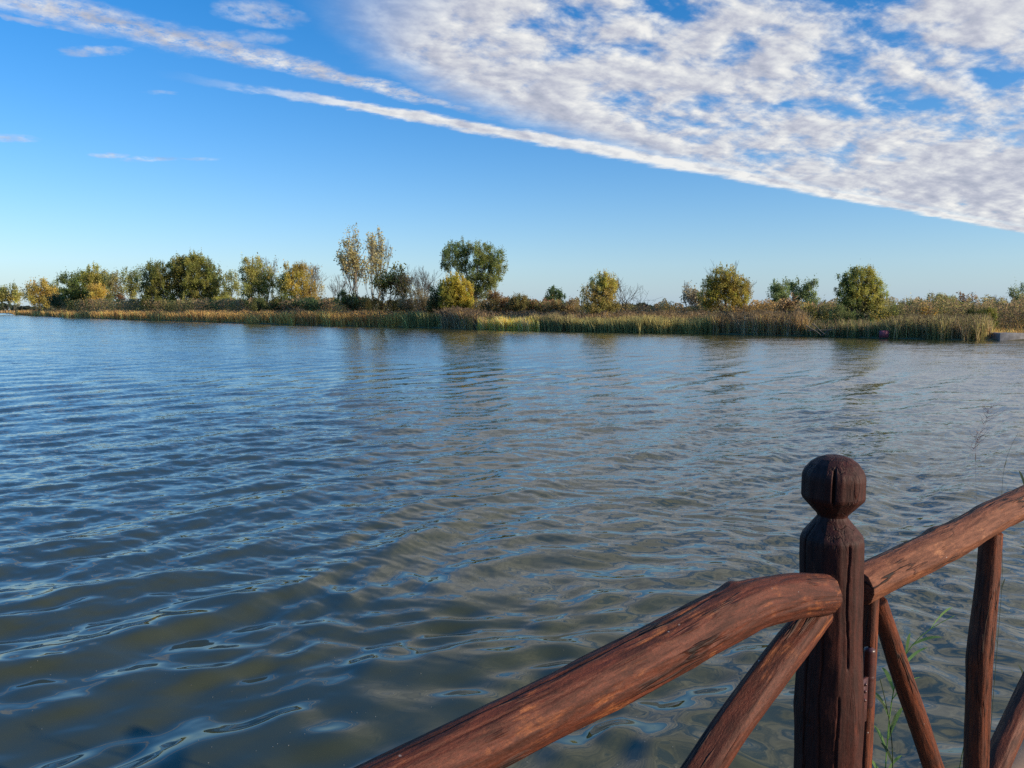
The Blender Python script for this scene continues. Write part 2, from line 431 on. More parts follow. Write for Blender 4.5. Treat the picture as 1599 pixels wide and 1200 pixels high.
# ------------------------------------------------------------------ water
def water():
    q = np.concatenate([np.arange(1.55, 0.62, -0.004), np.arange(0.62, 0.030, -0.00085)])
    r = CAM_H / q
    r = np.concatenate([[0.4, 0.8, 1.2], r, np.geomspace(r[-1] * 1.03, 900, 60), [1500]])
    az = R(1) * np.concatenate([np.arange(-180, -46, 2.0), np.arange(-46, -38, 0.5), np.arange(-38, 38, 0.066), np.arange(38, 46, 0.5), np.arange(46, 180, 2.0)])
    daz = np.gradient(az)
    dr = np.gradient(r)
    RR, AA = np.meshgrid(r, az, indexing='ij')
    X = RR * np.sin(AA); Y = RR * np.cos(AA)
    sp = np.maximum(dr[:, None] * 1.0, (daz[None] * RR) * 1.0).astype(np.float32)
    X = X.astype(np.float32); Y = Y.astype(np.float32)
    Z = np.zeros_like(X)
    rg = np.random.default_rng(21)
    pts3 = np.stack([X * 0.22, Y * 0.22, np.zeros_like(X)], -1)
    env = (1.0 + 0.9 * fbm(pts3, 2, 3)).astype(np.float32)
    wx = (X + 0.6 * fbm(pts3 * 2.1, 2, 11)).astype(np.float32); wy = (Y + 0.6 * fbm(pts3 * 2.1, 2, 17)).astype(np.float32)
    comps = []
    def grp(n, l0, l1, ang, spread, slope):
        for k in range(n):
            lam = l0 * (l1 / l0) ** rg.random()
            th = R(ang + spread * rg.normal())
            comps.append((lam, th, slope / math.sqrt(n) * (0.7 + 0.6 * rg.random()), rg.random() * 6.283))
    grp(3, 1.5, 1.9, 141, 3, 0.050)          # the wake-like swell running in from the left
    grp(10, 0.75, 1.5, 128, 22, 0.046)
    grp(18, 0.34, 0.75, 118, 36, 0.062)
    grp(20, 0.18, 0.36, 110, 36, 0.062)
    grp(16, 0.09, 0.19, 102, 40, 0.048)
    n_open = len(comps)
    grp(22, 0.26, 0.50, 105, 55, 0.085)       # short rounded wavelets thrown back by the deck posts, near only
    for i, (lam, th, slope, ph) in enumerate(comps):
        k = 2 * math.pi / lam
        amp = slope / k * 1.414
        att = np.clip((lam / (sp * 2.2)) - 1.0, 0, 1)
        arg = k * (math.cos(th) * wx + math.sin(th) * wy) + ph
        s = np.sin(arg)
        if lam > 0.6:
            s = 2.0 * ((s + 1) * 0.5) ** 1.35 - 0.86
        e = env if i % 2 else (2.0 - env)
        e = e * (1 + 0.12 * np.clip((15 - RR) / 8, 0, 1))
        if i >= n_open:
            e = np.clip((10.5 - RR) / 5.0, 0, 1) * (0.75 + 0.25 * e)
        # the shortest ripples die down in the lee of the deck
        if lam < 0.32 and i < n_open:
            e = e * np.clip((RR - 3.2) / 8.0, 0.22, 1.0)
        Z += (amp * att * e * s).astype(np.float32)
    # one clear crest of a passing boat's wake, across the left foreground
    a = np.array((-3.54, 5.0)); bpt = np.array((-1.0, 8.1)); d = (bpt - a) / np.linalg.norm(bpt - a); nn = np.array((-d[1], d[0]))
    sdist = (X - a[0]) * nn[0] + (Y - a[1]) * nn[1] + 0.16 * np.sin(((X - a[0]) * d[0] + (Y - a[1]) * d[1]) * 0.9)
    along = (X - a[0]) * d[0] + (Y - a[1]) * d[1]
    mask = np.clip((along + 4) / 3, 0, 1) * np.clip((7 - along) / 4, 0, 1)
    for off, hh in ((0.0, 0.060), (1.35, 0.030), (2.7, 0.020)):
        u = (sdist - off)
        Z += (hh * mask * np.exp(-(u / np.where(u > 0, 0.36, 0.17)) ** 2)).astype(np.float32)
    v = np.stack([X, Y, Z], -1).reshape(-1, 3)
    nr, na = X.shape
    ids = np.arange(nr * na).reshape(nr, na)
    q1 = np.stack([ids[:-1, 1:], ids[:-1, :-1], ids[1:, :-1], ids[1:, 1:]], -1).reshape(-1, 4)
    q2 = np.stack([ids[:-1, 0], ids[:-1, -1], ids[1:, -1], ids[1:, 0]], -1).reshape(-1, 4)
    mb = MB(); mb.add(v, np.concatenate([q1, q2]))
    m, t, out = newmat('lake_water')
    geo = t.node('ShaderNodeNewGeometry')
    pos = geo.outputs['Position']
    sepp = t.node('ShaderNodeSeparateXYZ'); t.put(sepp.inputs[0], pos)
    flat = t.xyz(sepp.outputs[0], sepp.outputs[1], 0.0)
    rad = t.vm('LENGTH', flat)
    rot = t.node('ShaderNodeMapping'); t.put(rot.inputs['Vector'], flat)
    rot.inputs['Rotation'].default_value = (0, 0, R(-22)); rot.inputs['Scale'].default_value = (0.45, 1.0, 1.0)
    rv = rot.outputs[0]
    def slope(scale, det, k, seed):
        c = t.noise(t.vm('ADD', rv, (seed, seed * 1.7, seed)), scale, det, 0.55, out='Color')
        return t.vm('SCALE', t.vm('SUBTRACT', c, (0.5, 0.5, 0.5)), scale=k)
    gust = t.noise(flat, 0.09, 3, 0.6)
    lee = t.ss(rad, 4.0, 16.0, 0.10, 1.0)
    amp = t.m('MULTIPLY', lee, t.ss(gust, 0.30, 0.70, 0.55, 1.25, 'LINEAR'))
    far = t.ss(rad, 12.0, 45.0, 0.0, 1.0)
    s1 = t.vm('SCALE', slope(15.0, 4, 0.50, 0.0), scale=amp)
    s2 = t.vm('SCALE', slope(1.9, 5, 0.42, 9.0), scale=far)
    rv2 = t.vm('MULTIPLY', flat, (0.22, 1.0, 1.0))
    c3 = t.noise(rv2, 0.55, 5, 0.62, out='Color')
    s3 = t.vm('SCALE', t.vm('SCALE', t.vm('SUBTRACT', c3, (0.5, 0.5, 0.5)), scale=0.30), scale=far)
    ssum = t.vm('ADD', t.vm('ADD', s1, s2), s3)
    # at a grazing view only the faces turned to the near bank are seen, their backs are hidden by the crests
    sep2 = t.node('ShaderNodeSeparateXYZ'); t.put(sep2.inputs[0], ssum)
    yf = t.m('MULTIPLY', t.m('ADD', t.m('ABSOLUTE', sep2.outputs[1]), 0.015), -1.05)
    fm = t.node('ShaderNodeMix', data_type='FLOAT'); t.put(fm.inputs[0], far); t.put(fm.inputs[2], sep2.outputs[1]); t.put(fm.inputs[3], yf)
    ssum = t.xyz(t.m('MULTIPLY', sep2.outputs[0], 0.8), fm.outputs[0], 0.0)
    nrm = t.vm('NORMALIZE', t.vm('ADD', geo.outputs['Normal'], ssum))
    b = t.node('ShaderNodeBsdfPrincipled')
    murk = t.noise(flat, 0.5, 4, 0.6)
    t.put(b.inputs['Base Color'], t.mix(murk, (0.030, 0.035, 0.0135), (0.046, 0.047, 0.018)))
    b.inputs['Roughness'].default_value = 0.03
    b.inputs['IOR'].default_value = 1.54
    t.l.new(nrm, b.inputs['Normal'])
    t.l.new(b.outputs[0], out.inputs[0])
    o = mb.build('water', m, smooth=True)
    tag(o, kind='structure')
    # tiny bits of foam and seed fluff riding on the near water
    near = np.where((v[:, 1] > 2.6) & (np.hypot(v[:, 0], v[:, 1]) < 9) & (np.abs(v[:, 0]) < 6))[0]
    pick = v[rg.choice(near, 420, replace=False)] + np.array((0, 0, 0.003))
    fb = MB(); r_ = rg.uniform(0.0015, 0.0045, (420, 1)); z_ = np.zeros((420, 1))
    vv = np.stack([pick + np.concatenate([r_, z_, z_], 1), pick + np.concatenate([z_, r_, z_], 1), pick - np.concatenate([r_, z_, z_], 1), pick - np.concatenate([z_, r_, z_], 1)], 1)
    fb.add(vv.reshape(-1, 3), np.arange(1680).reshape(420, 4), (0.55, 0.55, 0.5))
    tag(fb.build('floating_specks', M_FOL), 'tiny pale specks of foam and fluff floating on the near water', 'specks', kind='stuff')
water()

# ------------------------------------------------------------------ vegetation builders
def jitter(c, n, s=0.25, hue=0.12):
    c = np.asarray(c, float)
    k = np.exp(rng.normal(0, s, (n, 1)))
    h = 1 + rng.normal(0, hue, (n, 3))
    return np.clip(c * k * h, 0.004, 0.9)

def leaves(mb, centers, size, cols):
    n = len(centers)
    a = rng.normal(size=(n, 3)); a /= np.linalg.norm(a, axis=1)[:, None]
    b = np.cross(a, rng.normal(size=(n, 3))); b /= np.linalg.norm(b, axis=1)[:, None]
    s = size * rng.uniform(0.55, 1.3, (n, 1))
    a = a * s * 0.75; b = b * s * 0.42
    v = np.stack([centers - a, centers + b * 1.0, centers + a, centers - b], 1).reshape(-1, 3)
    q = np.arange(n * 4).reshape(n, 4)
    mb.add(v, q, np.repeat(cols, 4, 0))

def bend(p0, p1, n=5, k=0.08, lift=0.0):
    p0 = np.asarray(p0, float); p1 = np.asarray(p1, float); L = np.linalg.norm(p1 - p0)
    t = np.linspace(0, 1, n)[:, None]
    off = rng.normal(size=3) * k * L
    off2 = rng.normal(size=3) * k * L * 0.5
    return p0 + (p1 - p0) * t + np.sin(t * math.pi) * off + np.sin(2 * t * math.pi) * off2 + np.array((0, 0, lift * L)) * np.sin(t * math.pi)

def tree(name, label, cat, D, base, lobes, cols, dens=1.0, leaf=1.0, bark=(0.09, 0.075, 0.055), tr=None, fork=0.3, stems=1, clump=3.6,
         group=None, bare=None, twig_vis=1.0):
    """base = (px, py) foot; lobes = [(px, py, rx, ry[, colour index])] in picture pixels at distance D; bare = extra leafless sprays [(px, py, rx, ry)]"""
    m = D / 1200.0
    foot = at(base[0], base[1], D); foot[2] = 0.25
    root = empty(name, foot, label, cat, group)
    tk = MB(); cr = MB()
    H = max(at(l[0], l[1] - l[3], D)[2] for l in lobes + (bare or [])) - foot[2]
    tr = tr or max(0.05, H * 0.02)
    cz = np.mean([at(l[0], l[1], D) for l in lobes + (bare or [])], 0)
    forkp = foot * (1 - fork) + np.array((cz[0], cz[1], cz[2])) * fork
    if stems == 1:
        tk.tube(bend(foot - (0, 0, 0.3), forkp, 5, 0.03), np.linspace(tr * 1.25, tr * 0.85, 5), 7, bark)
    def twig(p0, p1, r0, n=4, k=0.10, r1=None):
        tk.tube(bend(p0, p1, n, k, 0.03), np.linspace(r0, r1 or r0 * 0.35, n), 4, bark)
    for li, l in enumerate(lobes):
        c = at(l[0], l[1], D); rx, rz = l[2] * m, l[3] * m
        dy = rng.uniform(-0.5, 0.5) * rx
        c = c + np.array((0, dy, 0))
        ci = l[4] if len(l) > 4 else li % len(cols)
        st = forkp if stems == 1 else foot + np.array(((c[0] - foot[0]) * 0.35 + rng.normal() * 0.15, rng.normal() * 0.4, -0.3))
        low = c - np.array((0, 0, rz * 0.45))
        hub = bend(st, low, 6, 0.05, 0.0)
        tk.tube(hub, np.linspace(tr * (0.7 if stems == 1 else 0.6), tr * 0.3, 6), 5, bark)
        hub2 = bend(low, c + np.array((0, 0, rz * 0.5)), 5, 0.06)
        tk.tube(hub2, np.linspace(tr * 0.3, tr * 0.1, 5), 4, bark)
        hubs = np.concatenate([hub[3:], hub2])
        area = l[2] * l[3] * 3.14
        nc = max(5, int(area / (clump * clump * 2.0)))
        u = rng.normal(size=(nc, 3)); u /= np.linalg.norm(u, axis=1)[:, None]
        rad = rng.uniform(0.05, 1.25, (nc, 1)) ** 0.5
        cc = c + u * rad * np.array((rx, max(rx, rz) * 0.9, rz))
        cc[:, 2] = np.maximum(cc[:, 2], foot[2] + 0.2)
        # loose sprays that break the outline, mostly upwards
        nsp = max(3, nc // 4)
        us = rng.normal(size=(nsp, 3)); us[:, 2] = np.abs(us[:, 2]) * 1.3; us /= np.linalg.norm(us, axis=1)[:, None]
        ends = c + us * np.array((rx, rx, rz)) * rng.uniform(1.0, 1.22, (nsp, 1))
        cc = np.concatenate([cc, ends]); nc += nsp
        ccol = jitter(np.asarray(cols[ci]) ** 0.72 * np.array((1.36, 1.36, 0.92)), nc, 0.16, 0.05)
        for k in range(nc):
            if rng.random() < 0.75 * twig_vis:
                j = rng.integers(0, len(hubs))
                twig(hubs[j], cc[k], max(0.012, tr * 0.09) * (D / 100) ** 0.3)
        npl = max(4, int(dens * area * 5.0 / nc))
        cs = clump * m * rng.uniform(0.6, 1.25, (nc, 1))
        idx = np.repeat(np.arange(nc), npl)
        thin = (idx >= nc - nsp)[:, None]
        nrm_ = rng.normal(size=(len(idx), 3))
        p = cc[idx] + nrm_ * cs[idx] * np.where(thin, np.array((0.30, 0.30, 1.1)), np.array((0.75, 0.75, 0.85)))
        keepm = ~(thin[:, 0] & (rng.random(len(idx)) < 0.55)); p = p[keepm]; idx = idx[keepm]
        p[:, 2] = np.maximum(p[:, 2], foot[2] + 0.05)
        leaves(cr, p, leaf * 1.4 * m, jitter(ccol[idx].mean(0), len(idx), 0.0, 0.0) * 0 + np.clip(ccol[idx] * np.exp(rng.normal(0, 0.2, (len(idx), 1))), 0.004, 0.9))
    for l in (bare or []):
        c = at(l[0], l[1], D); rx, rz = l[2] * m, l[3] * m
        st = forkp if stems == 1 else foot
        ns = max(4, int(l[2] / 3))
        for k in range(ns):
            ang = rng.uniform(-1, 1)
            tip = c + np.array((ang * rx, rng.uniform(-0.7, 0.7) * rx, rz * (math.sqrt(max(0, 1 - ang * ang * 0.8)) * rng.uniform(0.4, 0.85))))
            start = bend(st, c - np.array((0, 0, rz)), 5, 0.02)[rng.integers(2, 5)]
            path = bend(start, tip, 7, 0.06, 0.02)
            r0 = max(0.02, tr * 0.22)
            tk.tube(path, np.linspace(r0, 0.01, 7), 4, bark)
            for q in range(9):
                j = rng.integers(2, 7); d = tip - start
                e = path[j] + d * rng.uniform(0.1, 0.28) + rng.normal(size=3) * np.linalg.norm(d) * 0.07
                tk.tube(bend(path[j], e, 4, 0.08), np.linspace(0.018, 0.008, 4) * (D / 100), 3, bark)
    tk.build('trunk', M_BARK, root, True, origin=foot)
    cr.build('crown', M_FOL, root, False, origin=foot)
    return root

def bare_tree(name, label, cat, D, base, top, width, bark=(0.16, 0.13, 0.10), stems=2, leafcol=None, leafn=0, lean=0.0, tr=0.11, up=0.55, levels=5, group=None, leaf=1.0, spread=0.42):
    m = D / 1200.0
    foot = at(base[0], base[1], D); foot[2] = 0.25
    topw = at(base[0], top, D)[2]
    H = topw - foot[2]
    root = empty(name, foot, label, cat, group)
    segs = []; tips = []
    def grow(p, d, L, r, lv):
        n = 4
        q = [p]
        for i in range(n):
            d = d + rng.normal(size=3) * 0.08 + np.array((0, 0, up * 0.12)); d = d / np.linalg.norm(d)
            q.append(q[-1] + d * L / n)
        segs.append((np.array(q), r, max(0.004, r * 0.62), lv))
        if lv >= levels:
            tips.append(q[-1]); tips.append(q[2]); return
        kids = 3 if lv > 0 else 3
        for k in range(kids):
            i = n if k == 0 else rng.integers(2, n + 1)
            dd = d + rng.normal(size=3) * spread * (0.5 if k == 0 else 1.1)
            dd[2] += up * 0.35; dd /= np.linalg.norm(dd)
            grow(q[i], dd, L * rng.uniform(0.62, 0.86), r * (0.72 if k == 0 else 0.5), lv + 1)
    for s_ in range(stems):
        d0 = np.array(((s_ - (stems - 1) / 2) * 0.28 + lean + rng.normal() * 0.05, rng.normal() * 0.12, 1.0)); d0 /= np.linalg.norm(d0)
        grow(np.array((0.0, 0, -0.2)), d0, 1.0, 1.0, 0)
    allp = np.concatenate([s[0] for s in segs])
    zs = H / (np.percentile(allp[:, 2], 99.7))
    xs = (width * m * 0.5) / np.percentile(np.abs(allp[:, 0] - allp[:, 0].mean()), 97)
    S = np.array((xs, xs, zs))
    tk = MB(); cr = MB()
    for (q, r0, r1, lv) in segs:
        k = 6 if lv < 2 else 3
        f = max(1.0, D / 100)
        a, b2 = max(tr * r0, 0.013 * f), max(tr * r1, 0.009 * f)
        (tk if lv < 3 else cr).tube(q * S + foot, np.linspace(a, b2, len(q)), k, np.array(bark) * rng.uniform(0.8, 1.2))
    tk.build('trunk', M_BARK, root, True, origin=foot)
    if leafn:
        tips = np.array(tips) * S + foot
        idx = rng.integers(0, len(tips), leafn)
        # leaves hang on a part of the twigs only
        keep = fbm(tips * 0.9 / max(1, D / 90), 2, 5)[idx] > -0.22
        idx = idx[keep]
        p = tips[idx] + rng.normal(size=(len(idx), 3)) * 2.6 * m
        cc = 1.7 * np.asarray(leafcol)[rng.integers(0, len(leafcol), len(idx))]
        leaves(cr, p, leaf * 2.3 * m, np.clip(cc * np.exp(rng.normal(0, 0.25, (len(idx), 1))), 0.004, 0.9))
    cr.build('crown', M_FOL, root, False, origin=foot)
    return root

def blades(mb, X, Y, z0, h, wdt, cols, lean=0.12, plume=None, plume_cols=None, plume_w=1.6):
    """n upright reed blades as bent tapering strips, optional feathery plume at the tip"""
    n = len(X)
    th = rng.uniform(0, math.pi, n); dx, dy = np.cos(th) * wdt * 0.5, np.sin(th) * wdt * 0.5
    lean = lean * np.where(rng.random(n) < 0.4, 2.6, 0.9)
    lx = (rng.normal(0, 1, n) * lean - 0.04) * h; ly = rng.normal(0, 1, n) * lean * h
    v = np.zeros((n, 6, 3))
    for k, (f, w) in enumerate(((0, 1.0), (0.55, 0.9), (1.0, 0.25))):
        px_ = X + lx * f ** 1.7; py_ = Y + ly * f ** 1.7; pz = z0 + h * f
        v[:, 2 * k, 0] = px_ - dx * w; v[:, 2 * k, 1] = py_ - dy * w; v[:, 2 * k, 2] = pz
        v[:, 2 * k + 1, 0] = px_ + dx * w; v[:, 2 * k + 1, 1] = py_ + dy * w; v[:, 2 * k + 1, 2] = pz
    b0 = np.arange(n)[:, None] * 6
    q = np.concatenate([b0 + np.array([[0, 1, 3, 2]]), b0 + np.array([[2, 3, 5, 4]])])
    mb.add(v.reshape(-1, 3), q, np.repeat(cols, 6, 0))
    if plume is not None:
        s = np.where(rng.random(n) < plume)[0]; k = len(s)
        if k:
            hp = h[s] * rng.uniform(0.05, 0.11, k); w2 = wdt[s] * plume_w
            bx = X[s] + lx[s]; by = Y[s] + ly[s]; bz = z0[s] + h[s] * 0.97
            ox = lx[s] * 0.12 - 0.06 * h[s] * rng.uniform(0.2, 1, k)
            vv = np.zeros((k, 4, 3))
            vv[:, 0] = np.stack([bx, by, bz - hp * 0.2], 1); vv[:, 1] = np.stack([bx + w2 + ox * .5, by, bz + hp * 0.45], 1)
            vv[:, 2] = np.stack([bx + ox, by, bz + hp], 1); vv[:, 3] = np.stack([bx - w2 + ox * .5, by, bz + hp * 0.4], 1)
            mb.add(vv.reshape(-1, 3), np.arange(k * 4).reshape(k, 4), np.repeat(plume_cols[s], 4, 0))

def reed_bed(name, label, px0, px1, off0, off1, h0, h1, n, pal, plume=0.3, pcol=(0.30, 0.21, 0.14), wf=1.0, cat='reeds', seed=0, edge=0.0, lean=0.10):
    n = int(n * 0.72)
    px = rng.uniform(px0, px1, n)
    # soft sides: the beds run into each other
    if edge: px += rng.normal(0, edge, n)
    o = off0 + (off1 - off0) * rng.random(n) ** 1.2
    Y0 = shoreY(px); scale = np.maximum(1.0, Y0 / 90)
    # ragged waterline
    rag = vnoise(np.stack([px * 0.11, px * 0 + seed, px * 0], -1), 3) * 0.4 + vnoise(np.stack([px * 0.35, px * 0 + seed, px * 0], -1), 5) * 0.2
    Y = Y0 + (o + (off0 < 2) * rag) * scale
    X = pxy(px, Y)
    z0 = np.where(Y < Y0 + 0.5, -0.08, 0.1) + 0 * X
    hm = 1 + 0.16 * vnoise(np.stack([px * 0.06, o * 0.3 + seed, px * 0], -1), 9) + 0.10 * vnoise(np.stack([px * 0.3, o * 0.6 + seed, px * 0], -1), 19)
    h = 0.87 * (h0 + (h1 - h0) * rng.random(n)) * hm * np.where(rng.random(n) < 0.45, rng.uniform(0.35, 1.0, n), 1.0)
    pal = np.asarray(pal, float)
    tone = vnoise(np.stack([px * 0.09, o * 0.35 + seed, px * 0], -1), 29) * 0.5 + 0.5
    k = np.clip((tone * len(pal) + rng.normal(0, 0.9, n)).astype(int), 0, len(pal) - 1)
    cols = np.clip(2.05 * pal[k] ** 0.94 * np.exp(rng.normal(0, 0.38, (n, 1))), 0.004, 0.9)
    wdt = 0.055 * wf * (Y / 90) * rng.uniform(0.5, 1.3, n)
    mb = MB()
    blades(mb, X, Y, z0, h, wdt, cols, lean, plume * 0.6, np.clip(np.array((0.62, 0.62, 0.52)) * np.asarray(pcol) * np.exp(rng.normal(0, 0.25, (n, 1))), 0, 1))
    o_ = mb.build(name, M_REED)
    return tag(o_, label, cat, kind='stuff')

# ---- palettes (real base colours)
GOLD = (0.36, 0.215, 0.055); GOLD2 = (0.27, 0.165, 0.05); RUST = (0.22, 0.115, 0.04); STRAW = (0.40, 0.29, 0.12)
OLIVE = (0.15, 0.13, 0.045); GREEN = (0.125, 0.115, 0.042); DKGREEN = (0.04, 0.06, 0.022); YGREEN = (0.24, 0.18, 0.055)
YELL = (0.42, 0.28, 0.045); BROWN = (0.18, 0.12, 0.06); GREYB = (0.19, 0.14, 0.085); SAGE = (0.10, 0.125, 0.06); REDB = (0.16, 0.075, 0.04)

# ---- far background
def wood_line():
    mb = MB()
    n = 9000
    px = rng.uniform(-300, 1900, n)
    D = 1350 + 120 * rng.random(n)
    hh = 7.5 + 3.5 * vnoise(np.stack([px * 0.02, px * 0, px * 0], -1), 2) + 2.5 * vnoise(np.stack([px * 0.09, px * 0, px * 0], -1), 4)
    z = rng.random(n) ** 0.7 * np.maximum(hh, 3)
    p = np.stack([pxy(px, D), D, z + 0.4], 1)
    cols = jitter((0.075, 0.085, 0.05), n, 0.25, 0.1)
    leaves(mb, p, 7.0, cols)
    tag(mb.build('distant_wood', M_FOL), 'low dark band of far-off woodland on the horizon', 'wood', kind='stuff')
wood_line()

# ---- reed beds, left to right along the far bank
reed_bed('reed_bed', 'thin brown line of far reeds beyond the spit at the left edge', -60, 60, 0.3, 6, 1.8, 2.6, 2500, [GOLD2, RUST, BROWN], seed=1)
reed_bed('reed_bed', 'golden brown reeds on the low spit below the left trees', 24, 440, 0, 9, 1.9, 2.5, 30000, [GOLD2, GOLD, RUST, GOLD2], 0.25, edge=1, seed=2)
reed_bed('reed_bed', 'golden orange reeds below the pair of tall thin trees', 440, 632, 0, 7, 2.0, 2.55, 12000, [GOLD, GOLD2, GOLD, RUST], 0.25, edge=3, seed=3)
reed_bed('reed_bed', 'green clump of reeds left of the dense golden bush', 630, 692, 0, 4, 2.0, 2.5, 3600, [GREEN, OLIVE, YGREEN], 0.05, edge=2, seed=4)
reed_bed('reed_bed', 'tall tan plumed reeds in front of the dense golden bush', 690, 750, -0.2, 3.5, 2.2, 2.7, 4200, [BROWN, GREYB, GOLD2], 0.8, (0.30, 0.21, 0.15), edge=2, seed=5)
reed_bed('reed_bed', 'short bright yellow reeds right of the tall plumed reeds', 746, 842, -0.6, 3, 1.3, 1.9, 6000, [GOLD, STRAW, YELL], 0.05, edge=2, seed=6)
reed_bed('reed_bed', 'brown reeds with pale plumes behind the short yellow reeds', 740, 1000, 3.5, 9, 1.8, 2.4, 11000, [BROWN, GREYB, GOLD2], 0.5, (0.26, 0.18, 0.13), edge=4, seed=7)
reed_bed('reed_bed', 'dark olive reeds left of the bright green reeds', 838, 895, -0.1, 3.5, 1.7, 2.2, 3600, [OLIVE, BROWN, OLIVE], 0.1, edge=2, seed=8)
reed_bed('reed_bed', 'bright green reeds at the water below the yellow crowned tree', 892, 958, -0.5, 3, 1.4, 1.9, 4200, [GREEN, YGREEN, GREEN], 0.0, edge=2, seed=9)
reed_bed('reed_bed', 'yellow green reeds at the water between green and brown reeds', 955, 1118, -0.5, 3, 1.4, 2.2, 9000, [YGREEN, OLIVE, YGREEN, GREEN], 0.05, edge=3, seed=10)
reed_bed('reed_bed', 'brown reeds standing behind the yellow green reeds', 985, 1125, 3, 8, 1.9, 2.35, 7000, [BROWN, GOLD2, GREYB], 0.4, (0.24, 0.17, 0.11), edge=3, seed=11)
reed_bed('reed_bed', 'tall brown plumed reeds below the three sage green trees', 1112, 1262, 0, 6, 1.8, 2.4, 11000, [BROWN, GREYB, GOLD2, BROWN], 0.6, (0.27, 0.19, 0.12), edge=2, seed=12)
reed_bed('reed_bed', 'dark olive reeds at the foot of the round olive tree', 1256, 1394, -0.1, 5, 1.1, 1.8, 8000, [OLIVE, DKGREEN, BROWN, OLIVE], 0.1, edge=3, seed=13)
reed_bed('reed_bed', 'mixed olive and tan reeds right of the small red board', 1390, 1544, 0, 5, 1.3, 2.15, 12000, [OLIVE, BROWN, OLIVE, GREEN, BROWN], 0.35, (0.22, 0.17, 0.10), edge=5, seed=14)
reed_bed('weed_patch', 'low orange brown weeds behind the concrete quay', 1535, 1800, 1.2, 9, 0.5, 1.0, 7000, [RUST, GOLD2, GOLD, YGREEN], 0.0, edge=2, seed=15, cat='weeds', wf=1.4, lean=0.3)
reed_bed('reed_bed', 'brown reeds further right beyond the orange weeds', 1540, 2000, 9, 18, 1.3, 1.8, 6000, [BROWN, GOLD2, OLIVE], 0.2, seed=16)

def scrub(name, label, px0, px1, D0, D1, ytop, n, pal, seed):
    """uncountable low scrub behind the reeds"""
    mb = MB()
    px = rng.uniform(px0, px1, n); D = shoreY(px) + rng.uniform(D0, D1, n) * np.maximum(1, shoreY(px) / 90)
    top = CAM_H + (484 - ytop) / 1200 * D + 0.5 * vnoise(np.stack([px * 0.05, D * 0.1, px * 0], -1), seed) + 0.5 * vnoise(np.stack([px * 0.16, D * 0.2, px * 0], -1), seed + 3)
    z = 0.3 + rng.random(n) ** 0.6 * np.maximum(top - 0.3, 0.5)
    p = np.stack([pxy(px, D), D, z], 1)
    pal = np.asarray(pal, float)
    k = np.clip(((vnoise(np.stack([px * 0.045, D * 0.1, px * 0], -1), seed + 7) * 0.5 + 0.5) * len(pal) + rng.normal(0, 0.4, n)).astype(int), 0, len(pal) - 1)
    leaves(mb, p, 0.0015 * D.mean(), np.clip(1.8 * pal[k] ** 0.95 * np.exp(rng.normal(0, 0.25, (n, 1))), 0.004, 0.9))
    tag(mb.build(name, M_FOL), label, 'scrub', kind='stuff')
scrub('scrub', 'dark low undergrowth beneath the left hand trees', 80, 530, 14, 26, 469, 40000, [DKGREEN, OLIVE, BROWN, DKGREEN], 40)
scrub('scrub', 'dull brown undergrowth between the tall thin trees and the pine', 520, 905, 9, 18, 469, 32000, [BROWN, OLIVE, REDB, DKGREEN], 50)
scrub('scrub', 'brown undergrowth along the middle of the far bank', 900, 1300, 9, 16, 475, 24000, [BROWN, OLIVE, GOLD2, BROWN], 60)
scrub('scrub', 'mixed brown and olive undergrowth on the right of the bank', 1280, 1800, 6, 22, 469, 60000, [OLIVE, GREEN, BROWN, OLIVE], 70)

# ---- trees, left to right
tree('small_tree', 'low hazy green and yellow tree at the very left edge', 'tree', 420, (14, 480), [(16, 458, 15, 10, 0), (2, 462, 13, 12, 1), (26, 464, 8, 9, 1)], [(0.13, 0.14, 0.05), (0.22, 0.18, 0.05)], 1.1, stems=3)
tree('small_tree', 'low yellow bush between left edge and the orange tree', 'tree', 400, (-30, 480), [(-30, 455, 22, 18, 0), (-60, 460, 20, 14, 1)], [(0.14, 0.14, 0.05), (0.2, 0.16, 0.05)], 1.0, stems=3)
tree('olive_tree', 'small grey olive tree peeping out behind the orange tree', 'tree', 390, (86, 482), [(86, 452, 11, 11, 0), (80, 462, 12, 12, 0)], [(0.11, 0.11, 0.05)], 0.9)
tree('orange_tree', 'orange yellow tree on the far left standing apart', 'tree', 360, (64, 482), [(62, 450, 15, 13, 0), (54, 464, 14, 12, 1), (74, 463, 14, 13, 0), (65, 473, 20, 8, 1)], [(0.26, 0.18, 0.05), (0.21, 0.165, 0.05)], 1.0, stems=3)
tree('dark_bush', 'dark almost black bush left of the big rounded dark green tree', 'bush', 300, (94, 484), [(92, 470, 13, 10, 0), (104, 474, 10, 8, 0)], [(0.03, 0.04, 0.022)], 1.5, stems=4)
tree('green_tree', 'rounded dark green tree with a yellowing top on the left', 'tree', 290, (132, 484), [(140, 433, 20, 15, 1), (120, 446, 19, 18, 0), (155, 446, 20, 16, 2), (112, 466, 14, 15, 0), (133, 466, 18, 16, 0), (166, 465, 15, 16, 2)],
     [(0.055, 0.075, 0.025), (0.20, 0.175, 0.035), (0.14, 0.125, 0.035)], 1.35, stems=3)
tree('golden_bush', 'small golden tree in front of the rounded dark green tree', 'tree', 270, (151, 484), [(152, 458, 13, 13, 0), (151, 470, 14, 9, 0)], [(0.32, 0.21, 0.05)], 1.2, stems=3)
tree('grey_tree', 'thin greyish tree just right of the rounded dark green tree', 'tree', 280, (184, 484), [(182, 440, 13, 11, 0), (186, 456, 12, 14, 1), (192, 470, 9, 10, 2)], [(0.14, 0.13, 0.06), (0.11, 0.09, 0.045), (0.10, 0.04, 0.03)], 0.75, stems=2)
